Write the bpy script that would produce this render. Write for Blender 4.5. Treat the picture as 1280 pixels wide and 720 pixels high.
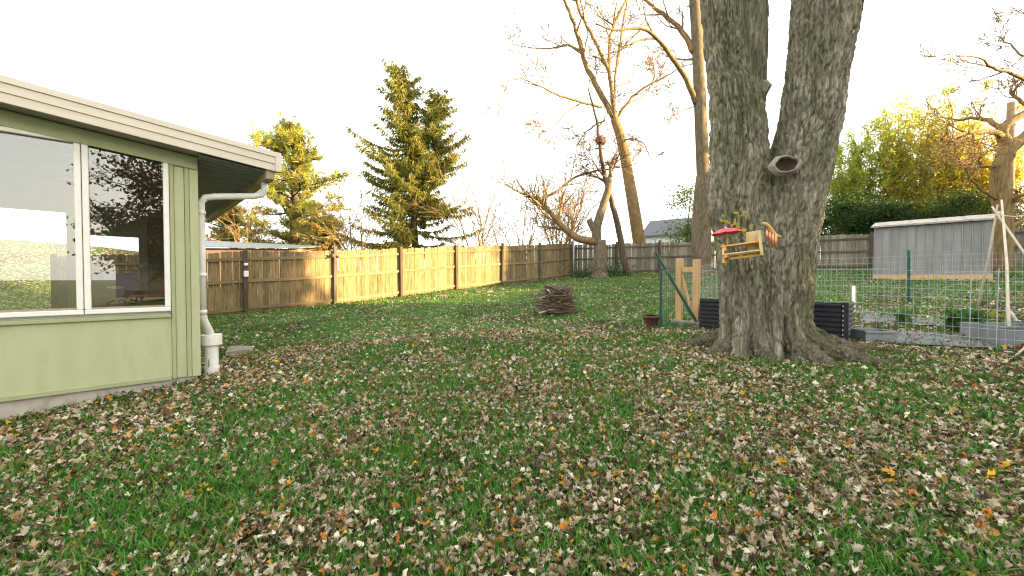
import bpy, bmesh, math, random
import numpy as np
from mathutils import Vector, Matrix, noise

for o in list(bpy.data.objects):
    bpy.data.objects.remove(o)
scene = bpy.context.scene
COL = scene.collection
R = math.radians

# ------------------------------------------------------------------ camera
H = 1.465                       # eye height above the lawn at the tripod
F = 505.0                       # focal length in pixels of a 1280 wide frame
TILT = R(1.2)
cam_d = bpy.data.cameras.new('camera')
cam = bpy.data.objects.new('camera', cam_d)
COL.objects.link(cam)
cam.location = (0, 0, H)
cam.rotation_euler = (R(90) - TILT, 0, 0)
cam_d.sensor_width = 36
cam_d.lens = 36 * F / 1280
cam_d.clip_start = 0.05
cam_d.clip_end = 5000
scene.camera = cam

# ------------------------------------------------------------------ sky, sun, exposure
SUN_AZ = Vector((0.97, -0.24, 0)).normalized()
SUN_EL = R(8.5)
SDIR = Vector((SUN_AZ.x * math.cos(SUN_EL), SUN_AZ.y * math.cos(SUN_EL), math.sin(SUN_EL)))
world = bpy.data.worlds.new('World')
scene.world = world
world.use_nodes = True
wn = world.node_tree
wn.nodes.clear()
w_out = wn.nodes.new('ShaderNodeOutputWorld')
w_bg = wn.nodes.new('ShaderNodeBackground')
w_sky = wn.nodes.new('ShaderNodeTexSky')
w_sky.sky_type = 'NISHITA'
w_sky.sun_disc = False
w_sky.sun_elevation = SUN_EL
w_sky.sun_rotation = math.atan2(SUN_AZ.x, SUN_AZ.y)
w_sky.air_density = 1.0
w_sky.dust_density = 3.0
w_sky.ozone_density = 1.0
# thin high cloud whitens the sky evenly
w_tc = wn.nodes.new('ShaderNodeTexCoord')
w_map = wn.nodes.new('ShaderNodeMapping')
w_map.inputs['Scale'].default_value = (1.5, 1.5, 4.0)
w_noise = wn.nodes.new('ShaderNodeTexNoise')
w_noise.inputs['Scale'].default_value = 2.2
w_noise.inputs['Detail'].default_value = 6
w_noise.inputs['Roughness'].default_value = 0.55
w_ramp = wn.nodes.new('ShaderNodeMapRange')
w_ramp.inputs['From Min'].default_value = 0.3
w_ramp.inputs['From Max'].default_value = 0.7
w_ramp.inputs['To Min'].default_value = 0.60
w_ramp.inputs['To Max'].default_value = 0.85
w_mix = wn.nodes.new('ShaderNodeMix')
w_mix.data_type = 'RGBA'
w_mix.inputs['B'].default_value = (5.3, 5.25, 4.95, 1)
wn.links.new(w_tc.outputs['Generated'], w_map.inputs['Vector'])
wn.links.new(w_map.outputs['Vector'], w_noise.inputs['Vector'])
wn.links.new(w_noise.outputs['Fac'], w_ramp.inputs['Value'])
wn.links.new(w_ramp.outputs['Result'], w_mix.inputs['Factor'])
wn.links.new(w_sky.outputs['Color'], w_mix.inputs['A'])
wn.links.new(w_mix.outputs['Result'], w_bg.inputs['Color'])
w_bg.inputs['Strength'].default_value = 0.10
wn.links.new(w_bg.outputs['Background'], w_out.inputs['Surface'])

sun_d = bpy.data.lights.new('sun', 'SUN')
sun_d.energy = 5.0
sun_d.angle = R(0.6)
sun_d.color = (1.0, 0.70, 0.32)
sun = bpy.data.objects.new('sun', sun_d)
COL.objects.link(sun)
sun.location = SDIR * 60
sun.rotation_euler = (-SDIR).to_track_quat('-Z', 'Y').to_euler()

vs = scene.view_settings
vs.view_transform = 'Standard'
vs.look = 'None'
vs.exposure = 2.55
vs.gamma = 1
scene.render.filter_size = 1.2
try:
    scene.cycles.filter_width = 1.2
except Exception:
    pass
vs.use_curve_mapping = False

# ------------------------------------------------------------------ survey helpers
D1 = np.array([528.0, 505.0, 0.0]) / math.hypot(528, 505)      # along house front and left fence
NN = np.array([D1[1], -D1[0], 0.0])                            # towards the yard
GA, GB = 0.0400, 0.0672                                        # slope of the yard


def ray(px, py):
    v = (360 - py) / F
    return np.array([(px - 640) / F, math.cos(TILT) + v * math.sin(TILT), -math.sin(TILT) + v * math.cos(TILT)])


CAM = np.array([0, 0, H])


def at(px, py, depth):
    r = ray(px, py)
    return Vector(CAM + r * depth / r[1])


def gz(x, y):
    x = np.asarray(x, float)
    y = np.asarray(y, float)
    p = GA * x + GB * y
    p = np.where(p > 1.5, 1.5 + 0.9 * np.tanh((p - 1.5) / 0.9), p)
    p = np.where(p < -0.6, -0.6 + 0.6 * np.tanh((p + 0.6) / 0.6), p)
    p = p + 0.012 * np.sin(x * 1.7 + 0.4 * y) + 0.012 * np.sin(y * 1.9 - 0.7 * x)
    hx, hy = x + 28, y - 18
    p = p + 3.3 * np.exp(-(((0.66 * hx + 0.75 * hy) / 15.0) ** 2 + ((-0.75 * hx + 0.66 * hy) / 7.5) ** 2))
    return p


def gzf(x, y):
    return float(gz(x, y))


def ong(px, py):
    r = ray(px, py)
    k = 1.0
    lo, hi = 0.5, 200
    for _ in range(50):
        k = (lo + hi) / 2
        q = CAM + r * k
        if q[2] > gzf(q[0], q[1]):
            lo = k
        else:
            hi = k
    return Vector(CAM + r * k)


# ------------------------------------------------------------------ object helpers
def link(o, parent=None):
    COL.objects.link(o)
    if parent is not None:
        o.parent = parent
    return o


def tag(o, label=None, cat=None, group=None, kind=None):
    if label: o['label'] = label
    if cat: o['category'] = cat
    if group: o['group'] = group
    if kind: o['kind'] = kind
    return o


def thing(name, label, cat, loc=(0, 0, 0), rz=0.0, group=None):
    o = bpy.data.objects.new(name, None)
    o.empty_display_size = 0.2
    link(o)
    o.location = loc
    o.rotation_euler = (0, 0, rz)
    return tag(o, label, cat, group)


def mesh_obj(name, me, m, parent=None, loc=(0, 0, 0), rot=(0, 0, 0), smooth=False):
    o = bpy.data.objects.new(name, me)
    if m is not None and len(me.materials) == 0:
        me.materials.append(m)
    link(o, parent)
    o.location = loc
    o.rotation_euler = rot
    if smooth:
        me.polygons.foreach_set('use_smooth', [True] * len(me.polygons))
    return o


def fast_mesh(name, V, Fc, col=None):
    V = np.ascontiguousarray(V, dtype=np.float32)
    Fc = np.ascontiguousarray(Fc, dtype=np.int32)
    k = Fc.shape[1]
    me = bpy.data.meshes.new(name)
    me.vertices.add(len(V))
    me.vertices.foreach_set('co', V.ravel())
    me.loops.add(Fc.size)
    me.loops.foreach_set('vertex_index', Fc.ravel())
    me.polygons.add(len(Fc))
    me.polygons.foreach_set('loop_start', np.arange(0, Fc.size, k, dtype=np.int32))
    me.update(calc_edges=True)
    if col is not None:
        a = me.color_attributes.new('Col', 'FLOAT_COLOR', 'POINT')
        c4 = np.ones((len(V), 4), dtype=np.float32)
        c4[:, :3] = col
        a.data.foreach_set('color', c4.ravel())
    return me


def box_mesh(name, a, b, bevel=0.0):
    bm = bmesh.new()
    bmesh.ops.create_cube(bm, size=1)
    a = Vector(a); b = Vector(b)
    for v in bm.verts:
        v.co = Vector(((a.x + b.x) / 2 + v.co.x * (b.x - a.x), (a.y + b.y) / 2 + v.co.y * (b.y - a.y), (a.z + b.z) / 2 + v.co.z * (b.z - a.z)))
    if bevel > 0:
        bmesh.ops.bevel(bm, geom=list(bm.edges), offset=bevel, segments=1, affect='EDGES')
    me = bpy.data.meshes.new(name)
    bm.to_mesh(me); bm.free()
    return me


def box(name, a, b, m, parent=None, bevel=0.0, loc=(0, 0, 0), rot=(0, 0, 0)):
    return mesh_obj(name, box_mesh(name, a, b, bevel), m, parent, loc, rot)


def poly_prism(name, pts, off, m, parent=None):
    """extrude a planar polygon (list of 3d points) by vector off"""
    n = len(pts)
    V = [Vector(p) for p in pts] + [Vector(p) + Vector(off) for p in pts]
    Fs = [tuple(range(n)), tuple(reversed(range(n, 2 * n)))]
    for i in range(n):
        j = (i + 1) % n
        Fs.append((j, i, n + i, n + j))
    me = bpy.data.meshes.new(name)
    me.from_pydata([tuple(v) for v in V], [], Fs)
    me.update()
    bm = bmesh.new(); bm.from_mesh(me)
    bmesh.ops.recalc_face_normals(bm, faces=list(bm.faces))
    bm.to_mesh(me); bm.free()
    return mesh_obj(name, me, m, parent)


class Tubes:
    def __init__(s):
        s.V = []; s.F = []; s.n = 0

    def add(s, pts, rad, k=6, cap=True):
        pts = [Vector(p) for p in pts]
        n = len(pts)
        if n < 2: return
        t0 = (pts[1] - pts[0]).normalized()
        ref = Vector((0, 0, 1)) if abs(t0.z) < 0.9 else Vector((1, 0, 0))
        u = t0.cross(ref).normalized()
        base = s.n
        for i in range(n):
            t = (pts[min(i + 1, n - 1)] - pts[max(i - 1, 0)])
            if t.length < 1e-9: t = t0
            t = t.normalized()
            u = (u - t * u.dot(t))
            u = u.normalized() if u.length > 1e-6 else t.orthogonal().normalized()
            w = t.cross(u)
            r = rad[i] if hasattr(rad, '__len__') else rad
            for j in range(k):
                a = 2 * math.pi * j / k
                p = pts[i] + u * (math.cos(a) * r) + w * (math.sin(a) * r)
                s.V.append((p.x, p.y, p.z))
        for i in range(n - 1):
            for j in range(k):
                a = base + i * k + j; b = base + i * k + (j + 1) % k
                s.F.append((a, b, b + k, a + k))
        s.n += n * k
        if cap:
            for i, rr in ((0, -1), (n - 1, 1)):
                c = len(s.V)
                s.V.append(tuple(pts[i])); s.n += 1
                for j in range(k):
                    a = base + i * k + j; b = base + i * k + (j + 1) % k
                    s.F.append((a, b, c, c) if rr > 0 else (b, a, c, c))

    def mesh(s, name, origin=(0, 0, 0)):
        me = bpy.data.meshes.new(name)
        o = Vector(origin)
        me.from_pydata([(v[0] - o.x, v[1] - o.y, v[2] - o.z) for v in s.V], [], [f if f[2] != f[3] else f[:3] for f in s.F])
        me.update()
        return me

    def build(s, name, m, parent=None, origin=None, smooth=True):
        if origin is None:
            origin = parent.location if parent is not None else (0, 0, 0)
        return mesh_obj(name, s.mesh(name, origin), m, parent, smooth=smooth)


def grow(tb, rng, p, d, L, r, lev, up=0.1, wig=0.25, spread=(25, 60), kids=(3, 5), minr=0.007, ratio=(0.45, 0.7), tips=None):
    n = 6 if lev > 1 else 4
    pts = [Vector(p)]; rad = [r]
    d = Vector(d).normalized()
    end = max(minr, r * (0.35 if lev > 0 else 0.5))
    for i in range(n):
        d = (d + Vector((rng.gauss(0, wig), rng.gauss(0, wig), rng.gauss(0, wig) + up)) * 0.5).normalized()
        pts.append(pts[-1] + d * (L / n))
        rad.append(r + (end - r) * (i + 1) / n)
    tb.add(pts, rad, 6 if r > 0.06 else (4 if r > 0.02 else 3), cap=False)
    if tips is not None and lev <= 1: tips.extend(pts[1:])
    if lev <= 0: return
    side_twigs(tb, rng, pts, rad, L, lev, up, wig, spread, kids, minr, ratio, tips)


def side_twigs(tb, rng, pts, rad, L, lev, up=0.1, wig=0.25, spread=(25, 60), kids=(3, 5), minr=0.007, ratio=(0.45, 0.7), tips=None, start=0.25):
    n = len(pts) - 1
    for q in range(rng.randint(*kids)):
        f = rng.uniform(start, 1.0) * n
        i = min(int(f), n - 1)
        pp = pts[i].lerp(pts[i + 1], f - i)
        t = (pts[i + 1] - pts[i]).normalized()
        ax = t.orthogonal().normalized()
        ax.rotate(Matrix.Rotation(rng.uniform(0, 6.283), 3, t))
        dd = t.copy()
        dd.rotate(Matrix.Rotation(R(rng.uniform(*spread)), 3, ax))
        rr = rad[i] * rng.uniform(0.4, 0.65)
        grow(tb, rng, pp, dd, L * rng.uniform(*ratio), max(minr, rr), lev - 1, up, wig, spread, kids, minr, ratio, tips)


def quad_leaves(C, size, asp, rng, col, droop=0.0, jitter=0.3):
    """random small leaf diamonds at points C -> V,F,col (two triangles each)"""
    n = len(C)
    a = rng.normal(size=(n, 3)); a[:, 2] -= droop
    a /= np.linalg.norm(a, axis=1)[:, None]
    b = rng.normal(size=(n, 3))
    b -= a * (a * b).sum(1)[:, None]
    b /= np.linalg.norm(b, axis=1)[:, None]
    s = size * (1 + jitter * rng.uniform(-1, 1, size=n))[:, None]
    V = np.empty((n, 4, 3))
    V[:, 0] = C
    V[:, 1] = C + a * s * 0.45 + b * s * asp * 0.5
    V[:, 2] = C + a * s
    V[:, 3] = C + a * s * 0.5 - b * s * asp * 0.5
    i = np.arange(n)[:, None] * 4
    Fq = np.concatenate([i + np.array([[0, 1, 2]]), i + np.array([[0, 2, 3]])])
    cc = np.repeat(col, 4, axis=0) if np.ndim(col) == 2 else np.tile(col, (n * 4, 1))
    return V.reshape(-1, 3), Fq, cc


def merge(parts):
    V = []; Fq = []; Cc = []; n = 0
    for v, f, c in parts:
        V.append(v); Fq.append(f + n); Cc.append(c); n += len(v)
    return np.concatenate(V), np.concatenate(Fq), np.concatenate(Cc)


# ------------------------------------------------------------------ materials
def nodes(name):
    m = bpy.data.materials.new(name)
    m.use_nodes = True
    nt = m.node_tree
    b = nt.nodes['Principled BSDF']
    return m, nt, b


def ramp(nt, stops, interp='LINEAR'):
    r = nt.nodes.new('ShaderNodeValToRGB')
    e = r.color_ramp.elements
    while len(e) < len(stops): e.new(0.5)
    for el, (p, c) in zip(e, stops):
        el.position = p; el.color = (c[0], c[1], c[2], 1)
    r.color_ramp.interpolation = interp
    return r


def surf(name, c1, c2, scale=6.0, rough=0.7, bump=0.2, stretch=(1, 1, 1), detail=6, metal=0.0, rand=0.0, bscale=None, dist=0.01, c3=None, spec=0.3):
    """two- or three-colour mottled procedural surface; rand varies value per object"""
    m, nt, b = nodes(name)
    L = nt.links.new
    tc = nt.nodes.new('ShaderNodeTexCoord')
    mp = nt.nodes.new('ShaderNodeMapping')
    mp.inputs['Scale'].default_value = stretch
    oi = nt.nodes.new('ShaderNodeObjectInfo')
    ad = nt.nodes.new('ShaderNodeVectorMath'); ad.operation = 'MULTIPLY_ADD'
    sc = nt.nodes.new('ShaderNodeCombineXYZ')
    for k in 'XYZ': L(oi.outputs['Random'], sc.inputs[k])
    ad.inputs[1].default_value = (37, 53, 71)
    L(sc.outputs[0], ad.inputs[0]); L(tc.outputs['Object'], ad.inputs[2])
    L(ad.outputs[0], mp.inputs['Vector'])
    nz = nt.nodes.new('ShaderNodeTexNoise')
    nz.inputs['Scale'].default_value = scale
    nz.inputs['Detail'].default_value = detail
    nz.inputs['Roughness'].default_value = 0.62
    L(mp.outputs[0], nz.inputs['Vector'])
    st = [(0.3, c1), (0.7, c2)] if c3 is None else [(0.28, c1), (0.5, c2), (0.72, c3)]
    rp = ramp(nt, st)
    L(nz.outputs['Fac'], rp.inputs[0])
    outc = rp.outputs[0]
    if rand > 0:
        hs = nt.nodes.new('ShaderNodeHueSaturation')
        mr = nt.nodes.new('ShaderNodeMapRange')
        mr.inputs['To Min'].default_value = 1 - rand; mr.inputs['To Max'].default_value = 1 + rand
        L(oi.outputs['Random'], mr.inputs['Value']); L(mr.outputs[0], hs.inputs['Value'])
        L(outc, hs.inputs['Color']); outc = hs.outputs[0]
    L(outc, b.inputs['Base Color'])
    b.inputs['Roughness'].default_value = rough
    b.inputs['Metallic'].default_value = metal
    b.inputs['Specular IOR Level'].default_value = spec
    if bump > 0:
        n2 = nt.nodes.new('ShaderNodeTexNoise')
        n2.inputs['Scale'].default_value = bscale or scale * 4
        n2.inputs['Detail'].default_value = 4
        L(mp.outputs[0], n2.inputs['Vector'])
        bp = nt.nodes.new('ShaderNodeBump')
        bp.inputs['Strength'].default_value = bump
        bp.inputs['Distance'].default_value = dist
        L(n2.outputs['Fac'], bp.inputs['Height'])
        L(bp.outputs[0], b.inputs['Normal'])
    return m


def leafmat(name, trans=0.4, rough=0.6, vary=0.0):
    """colour from the mesh's own per-leaf attribute, some light passing through"""
    m, nt, b = nodes(name)
    L = nt.links.new
    at_ = nt.nodes.new('ShaderNodeAttribute'); at_.attribute_name = 'Col'
    L(at_.outputs['Color'], b.inputs['Base Color'])
    b.inputs['Roughness'].default_value = rough
    b.inputs['Specular IOR Level'].default_value = 0.2
    tr = nt.nodes.new('ShaderNodeBsdfTranslucent')
    L(at_.outputs['Color'], tr.inputs['Color'])
    mx = nt.nodes.new('ShaderNodeMixShader'); mx.inputs[0].default_value = trans
    L(b.outputs[0], mx.inputs[1]); L(tr.outputs[0], mx.inputs[2])
    L(mx.outputs[0], nt.nodes['Material Output'].inputs['Surface'])
    return m


def bark(name, cols, su=9.0, sz=1.6, bump=0.6, dist=0.03):
    m, nt, b = nodes(name)
    L = nt.links.new
    tc = nt.nodes.new('ShaderNodeTexCoord')
    mp = nt.nodes.new('ShaderNodeMapping'); mp.inputs['Scale'].default_value = (su, su, sz)
    L(tc.outputs['Object'], mp.inputs['Vector'])
    n1 = nt.nodes.new('ShaderNodeTexNoise'); n1.inputs['Scale'].default_value = 2.2; n1.inputs['Detail'].default_value = 8; n1.inputs['Roughness'].default_value = 0.7
    L(mp.outputs[0], n1.inputs['Vector'])
    n2 = nt.nodes.new('ShaderNodeTexNoise'); n2.inputs['Scale'].default_value = 1.1; n2.inputs['Detail'].default_value = 5
    mp2 = nt.nodes.new('ShaderNodeMapping'); mp2.inputs['Scale'].default_value = (2.4, 2.4, 0.8)
    L(tc.outputs['Object'], mp2.inputs['Vector']); L(mp2.outputs[0], n2.inputs['Vector'])
    r1 = ramp(nt, [(0.30, cols[0]), (0.5, cols[1]), (0.70, cols[2])])
    L(n1.outputs['Fac'], r1.inputs[0])
    r2 = ramp(nt, [(0.40, (0, 0, 0)), (0.62, (1, 1, 1))])
    L(n2.outputs['Fac'], r2.inputs[0])
    mx = nt.nodes.new('ShaderNodeMix'); mx.data_type = 'RGBA'
    mu = nt.nodes.new('ShaderNodeMath'); mu.operation = 'MULTIPLY'; mu.inputs[1].default_value = 0.85
    L(r2.outputs[0], mu.inputs[0]); L(mu.outputs[0], mx.inputs['Factor'])
    L(r1.outputs[0], mx.inputs['A'])
    mx2 = nt.nodes.new('ShaderNodeMix'); mx2.data_type = 'RGBA'; mx2.blend_type = 'MULTIPLY'; mx2.inputs['Factor'].default_value = 1
    L(r1.outputs[0], mx2.inputs['A']); mx2.inputs['B'].default_value = (*cols[3], 1)
    L(mx2.outputs['Result'], mx.inputs['B'])
    L(mx.outputs['Result'], b.inputs['Base Color'])
    b.inputs['Roughness'].default_value = 0.9
    b.inputs['Specular IOR Level'].default_value = 0.15
    vo = nt.nodes.new('ShaderNodeTexVoronoi'); vo.feature = 'DISTANCE_TO_EDGE'; vo.inputs['Scale'].default_value = 2.6
    nzv = nt.nodes.new('ShaderNodeVectorMath'); nzv.operation = 'ADD'
    L(mp.outputs[0], nzv.inputs[0]); L(n1.outputs['Color'], nzv.inputs[1])
    L(nzv.outputs[0], vo.inputs['Vector'])
    ad = nt.nodes.new('ShaderNodeMath'); ad.operation = 'MULTIPLY_ADD'; ad.inputs[1].default_value = 1.2
    L(vo.outputs['Distance'], ad.inputs[0]); L(n1.outputs['Fac'], ad.inputs[2])
    bp = nt.nodes.new('ShaderNodeBump'); bp.inputs['Strength'].default_value = bump; bp.inputs['Distance'].default_value = dist
    L(ad.outputs[0], bp.inputs['Height']); L(bp.outputs[0], b.inputs['Normal'])
    return m


M = {}
M['siding'] = surf('green_siding_paint', (0.335, 0.365, 0.205), (0.415, 0.44, 0.265), 3.0, 0.55, 0.25, stretch=(1.4, 1, 0.35), bscale=40, dist=0.003, c3=(0.38, 0.405, 0.235))
M['trim_green'] = surf('green_trim_paint', (0.29, 0.325, 0.175), (0.35, 0.385, 0.225), 4, 0.5, 0.1, dist=0.002)
M['concrete'] = surf('concrete', (0.26, 0.24, 0.20), (0.42, 0.39, 0.34), 7, 0.9, 0.4, c3=(0.33, 0.31, 0.27))
M['concrete_dark'] = surf('dark_field_stone', (0.10, 0.09, 0.075), (0.19, 0.175, 0.15), 9, 0.9, 0.5)
M['white_frame'] = surf('white_window_frame', (0.72, 0.71, 0.67), (0.80, 0.79, 0.76), 5, 0.4, 0.0)
M['pvc'] = surf('white_pvc', (0.66, 0.66, 0.63), (0.80, 0.80, 0.78), 8, 0.35, 0.05)
M['fascia'] = surf('beige_metal_fascia', (0.56, 0.51, 0.43), (0.66, 0.60, 0.52), 3, 0.45, 0.05, stretch=(0.3, 1, 3))
M['eave_beam'] = surf('weathered_eave_board', (0.27, 0.21, 0.15), (0.42, 0.34, 0.25), 6, 0.8, 0.3, stretch=(3, 0.4, 3))
M['soffit'] = surf('grey_corrugated_soffit', (0.17, 0.185, 0.20), (0.24, 0.255, 0.27), 5, 0.45, 0.05)
M['roofing'] = surf('roof_membrane', (0.30, 0.29, 0.27), (0.40, 0.38, 0.36), 5, 0.9, 0.3)
M['inside'] = surf('interior_wall_paint', (0.66, 0.68, 0.60), (0.74, 0.76, 0.68), 3, 0.8, 0.0)
M['floor_in'] = surf('interior_floor', (0.24, 0.21, 0.18), (0.32, 0.29, 0.25), 5, 0.6, 0.1)
M['board'] = surf('fence_board_wood', (0.075, 0.056, 0.030), (0.19, 0.14, 0.073), 5, 0.9, 0.6, stretch=(6, 6, 0.5), rand=0.26, dist=0.006, c3=(0.31, 0.235, 0.13))
M['board_old'] = surf('back_fence_board_wood', (0.085, 0.075, 0.055), (0.20, 0.18, 0.135), 5, 0.9, 0.5, stretch=(6, 6, 0.5), rand=0.3, dist=0.004, c3=(0.27, 0.245, 0.20))
M['rail'] = surf('fence_rail_wood', (0.13, 0.10, 0.055), (0.26, 0.20, 0.11), 4, 0.9, 0.4, stretch=(0.6, 6, 6), rand=0.15, dist=0.004)
M['rail_old'] = surf('back_fence_rail_wood', (0.06, 0.055, 0.035), (0.15, 0.13, 0.09), 4, 0.9, 0.4, stretch=(0.6, 6, 6), rand=0.15, dist=0.004)
M['post'] = surf('fence_post_wood', (0.055, 0.042, 0.03), (0.125, 0.098, 0.07), 4, 0.9, 0.5, stretch=(6, 6, 0.6), rand=0.2, dist=0.004)
M['lumber'] = surf('new_lumber', (0.46, 0.28, 0.12), (0.60, 0.41, 0.21), 4, 0.7, 0.2, stretch=(8, 8, 0.7), dist=0.003)
M['cedar'] = surf('oiled_cedar', (0.52, 0.27, 0.07), (0.68, 0.42, 0.15), 6, 0.55, 0.2, stretch=(1, 6, 6), dist=0.002)
M['pale_ply'] = surf('pale_pine_board', (0.48, 0.36, 0.16), (0.62, 0.50, 0.26), 6, 0.6, 0.2, stretch=(5, 5, 1), dist=0.002)
M['copper'] = surf('copper_tube', (0.60, 0.25, 0.13), (0.75, 0.36, 0.22), 6, 0.35, 0.0, metal=0.6)
M['red_cloth'] = surf('faded_red_fabric', (0.62, 0.075, 0.11), (0.72, 0.13, 0.17), 8, 0.7, 0.1)
M['shed_metal'] = surf('grey_shed_metal', (0.175, 0.175, 0.18), (0.27, 0.27, 0.275), 2.2, 0.5, 0.05, stretch=(1, 1, 0.5), rand=0.06, metal=0.15)
M['shed_trim'] = surf('shed_seam_metal', (0.26, 0.22, 0.19), (0.36, 0.31, 0.27), 3, 0.5, 0.0, metal=0.1)
M['shed_roof'] = surf('pale_shed_roof', (0.14, 0.10, 0.07), (0.31, 0.30, 0.29), 7, 0.6, 0.1, stretch=(1, 1, 1), c3=(0.42, 0.41, 0.40))
M['green_post'] = surf('green_painted_steel', (0.012, 0.062, 0.045), (0.022, 0.10, 0.075), 8, 0.45, 0.05)
M['wire'] = surf('galvanised_wire', (0.34, 0.36, 0.37), (0.48, 0.50, 0.51), 10, 0.5, 0.0, metal=0.4)
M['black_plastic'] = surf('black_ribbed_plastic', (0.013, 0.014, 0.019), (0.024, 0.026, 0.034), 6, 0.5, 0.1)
M['grey_plastic'] = surf('grey_black_plastic', (0.055, 0.052, 0.05), (0.085, 0.08, 0.075), 6, 0.6, 0.1)  # greyer than the black ribs, used on the bin's end face
M['bolt'] = surf('pale_rivet', (0.55, 0.55, 0.58), (0.7, 0.7, 0.72), 6, 0.4, 0.0)
M['trough'] = surf('grey_galvanised_trough', (0.16, 0.18, 0.19), (0.26, 0.285, 0.30), 5, 0.55, 0.1, metal=0.2)
M['fabric_ground'] = surf('landscape_fabric', (0.10, 0.105, 0.11), (0.17, 0.175, 0.18), 4, 0.9, 0.3, bscale=60, dist=0.004)
M['clay'] = surf('brown_plastic_pot', (0.11, 0.045, 0.032), (0.17, 0.075, 0.05), 6, 0.6, 0.1)
M['soil'] = surf('dark_soil', (0.03, 0.022, 0.015), (0.07, 0.05, 0.035), 30, 0.95, 0.5)
M['stick'] = surf('peeled_stick', (0.42, 0.35, 0.26), (0.60, 0.53, 0.43), 9, 0.8, 0.2)
M['brush'] = surf('dead_brush_wood', (0.075, 0.055, 0.042), (0.22, 0.175, 0.135), 5, 0.95, 0.4, rand=0.5)
M['stone'] = surf('pale_stone', (0.17, 0.155, 0.13), (0.30, 0.28, 0.24), 9, 0.9, 0.5)
M['grill_cover'] = surf('dark_grill_cover', (0.045, 0.055, 0.08), (0.085, 0.10, 0.13), 5, 0.6, 0.4, bscale=8, dist=0.03)
M['white_plain'] = surf('white_plastic', (0.74, 0.74, 0.74), (0.80, 0.80, 0.80), 5, 0.5, 0.0)
M['bench_wood'] = surf('brown_bench_wood', (0.20, 0.09, 0.035), (0.34, 0.17, 0.07), 5, 0.6, 0.2, stretch=(0.6, 6, 6))
M['house_white'] = surf('pale_house_siding', (0.50, 0.51, 0.52), (0.60, 0.61, 0.62), 2, 0.7, 0.1)
M['shingle'] = surf('grey_shingle', (0.085, 0.09, 0.10), (0.15, 0.155, 0.165), 8, 0.95, 0.3)
M['blue_metal'] = surf('blue_grey_roof_metal', (0.10, 0.135, 0.17), (0.15, 0.19, 0.23), 3, 0.6, 0.05)
M['pane_dark'] = surf('dark_window_pane', (0.03, 0.035, 0.04), (0.05, 0.055, 0.06), 3, 0.1, 0.0, spec=0.6)
M['brick'] = surf('brown_brick_wall', (0.20, 0.11, 0.08), (0.30, 0.18, 0.13), 9, 0.9, 0.2)
M['pole'] = surf('utility_pole_wood', (0.20, 0.13, 0.08), (0.32, 0.22, 0.13), 4, 0.9, 0.4, stretch=(6, 6, 0.5))
M['cable'] = surf('black_cable', (0.03, 0.03, 0.03), (0.05, 0.05, 0.05), 5, 0.6, 0.0)
M['scar_wood'] = surf('weathered_heartwood', (0.018, 0.012, 0.008), (0.06, 0.034, 0.02), 14, 0.9, 0.6, stretch=(1, 1, 1))
M['callus'] = surf('pale_callus_wood', (0.14, 0.125, 0.095), (0.29, 0.265, 0.215), 16, 0.9, 0.6, c3=(0.24, 0.21, 0.17))
M['bark_maple'] = bark('silver_maple_bark', [(0.095, 0.08, 0.054), (0.31, 0.28, 0.205), (0.60, 0.57, 0.46), (0.52, 0.57, 0.43)], su=10, sz=1.6, bump=0.9, dist=0.03)
M['bark_root'] = bark('maple_root_bark', [(0.06, 0.05, 0.034), (0.17, 0.145, 0.105), (0.33, 0.295, 0.235), (0.55, 0.62, 0.42)], su=11, sz=4, bump=0.9, dist=0.03)
M['bark_grey'] = bark('grey_bark', [(0.075, 0.058, 0.04), (0.155, 0.122, 0.085), (0.25, 0.205, 0.15), (0.85, 0.9, 0.75)], su=6, sz=1.5, bump=0.5, dist=0.03)
M['bark_dark'] = bark('brown_bark', [(0.05, 0.035, 0.025), (0.105, 0.075, 0.052), (0.18, 0.135, 0.10), (0.9, 0.9, 0.8)], su=6, sz=1.5, bump=0.5, dist=0.03)
M['bark_tan'] = bark('tan_bark', [(0.12, 0.078, 0.035), (0.26, 0.175, 0.085), (0.40, 0.29, 0.155), (0.8, 0.82, 0.7)], su=7, sz=1.6, bump=0.9, dist=0.03)
M['needles'] = leafmat('conifer_needles', 0.5, 0.6)
M['leaves'] = leafmat('tree_leaves', 0.6, 0.5)
M['grass'] = leafmat('grass_blades', 0.3, 0.45)
M['litter'] = leafmat('dry_leaves', 0.2, 0.75)

g, nt, b_ = nodes('window_glass')
nt.nodes.remove(b_)
tr_ = nt.nodes.new('ShaderNodeBsdfTransparent'); tr_.inputs[0].default_value = (0.86, 0.90, 0.88, 1)
gl_ = nt.nodes.new('ShaderNodeBsdfGlossy'); gl_.inputs['Roughness'].default_value = 0.0
fr_ = nt.nodes.new('ShaderNodeFresnel'); fr_.inputs['IOR'].default_value = 2.3
mx_ = nt.nodes.new('ShaderNodeMixShader')
nt.links.new(fr_.outputs[0], mx_.inputs[0]); nt.links.new(tr_.outputs[0], mx_.inputs[1]); nt.links.new(gl_.outputs[0], mx_.inputs[2])
nt.links.new(mx_.outputs[0], nt.nodes['Material Output'].inputs['Surface'])
M['glass'] = g


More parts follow.
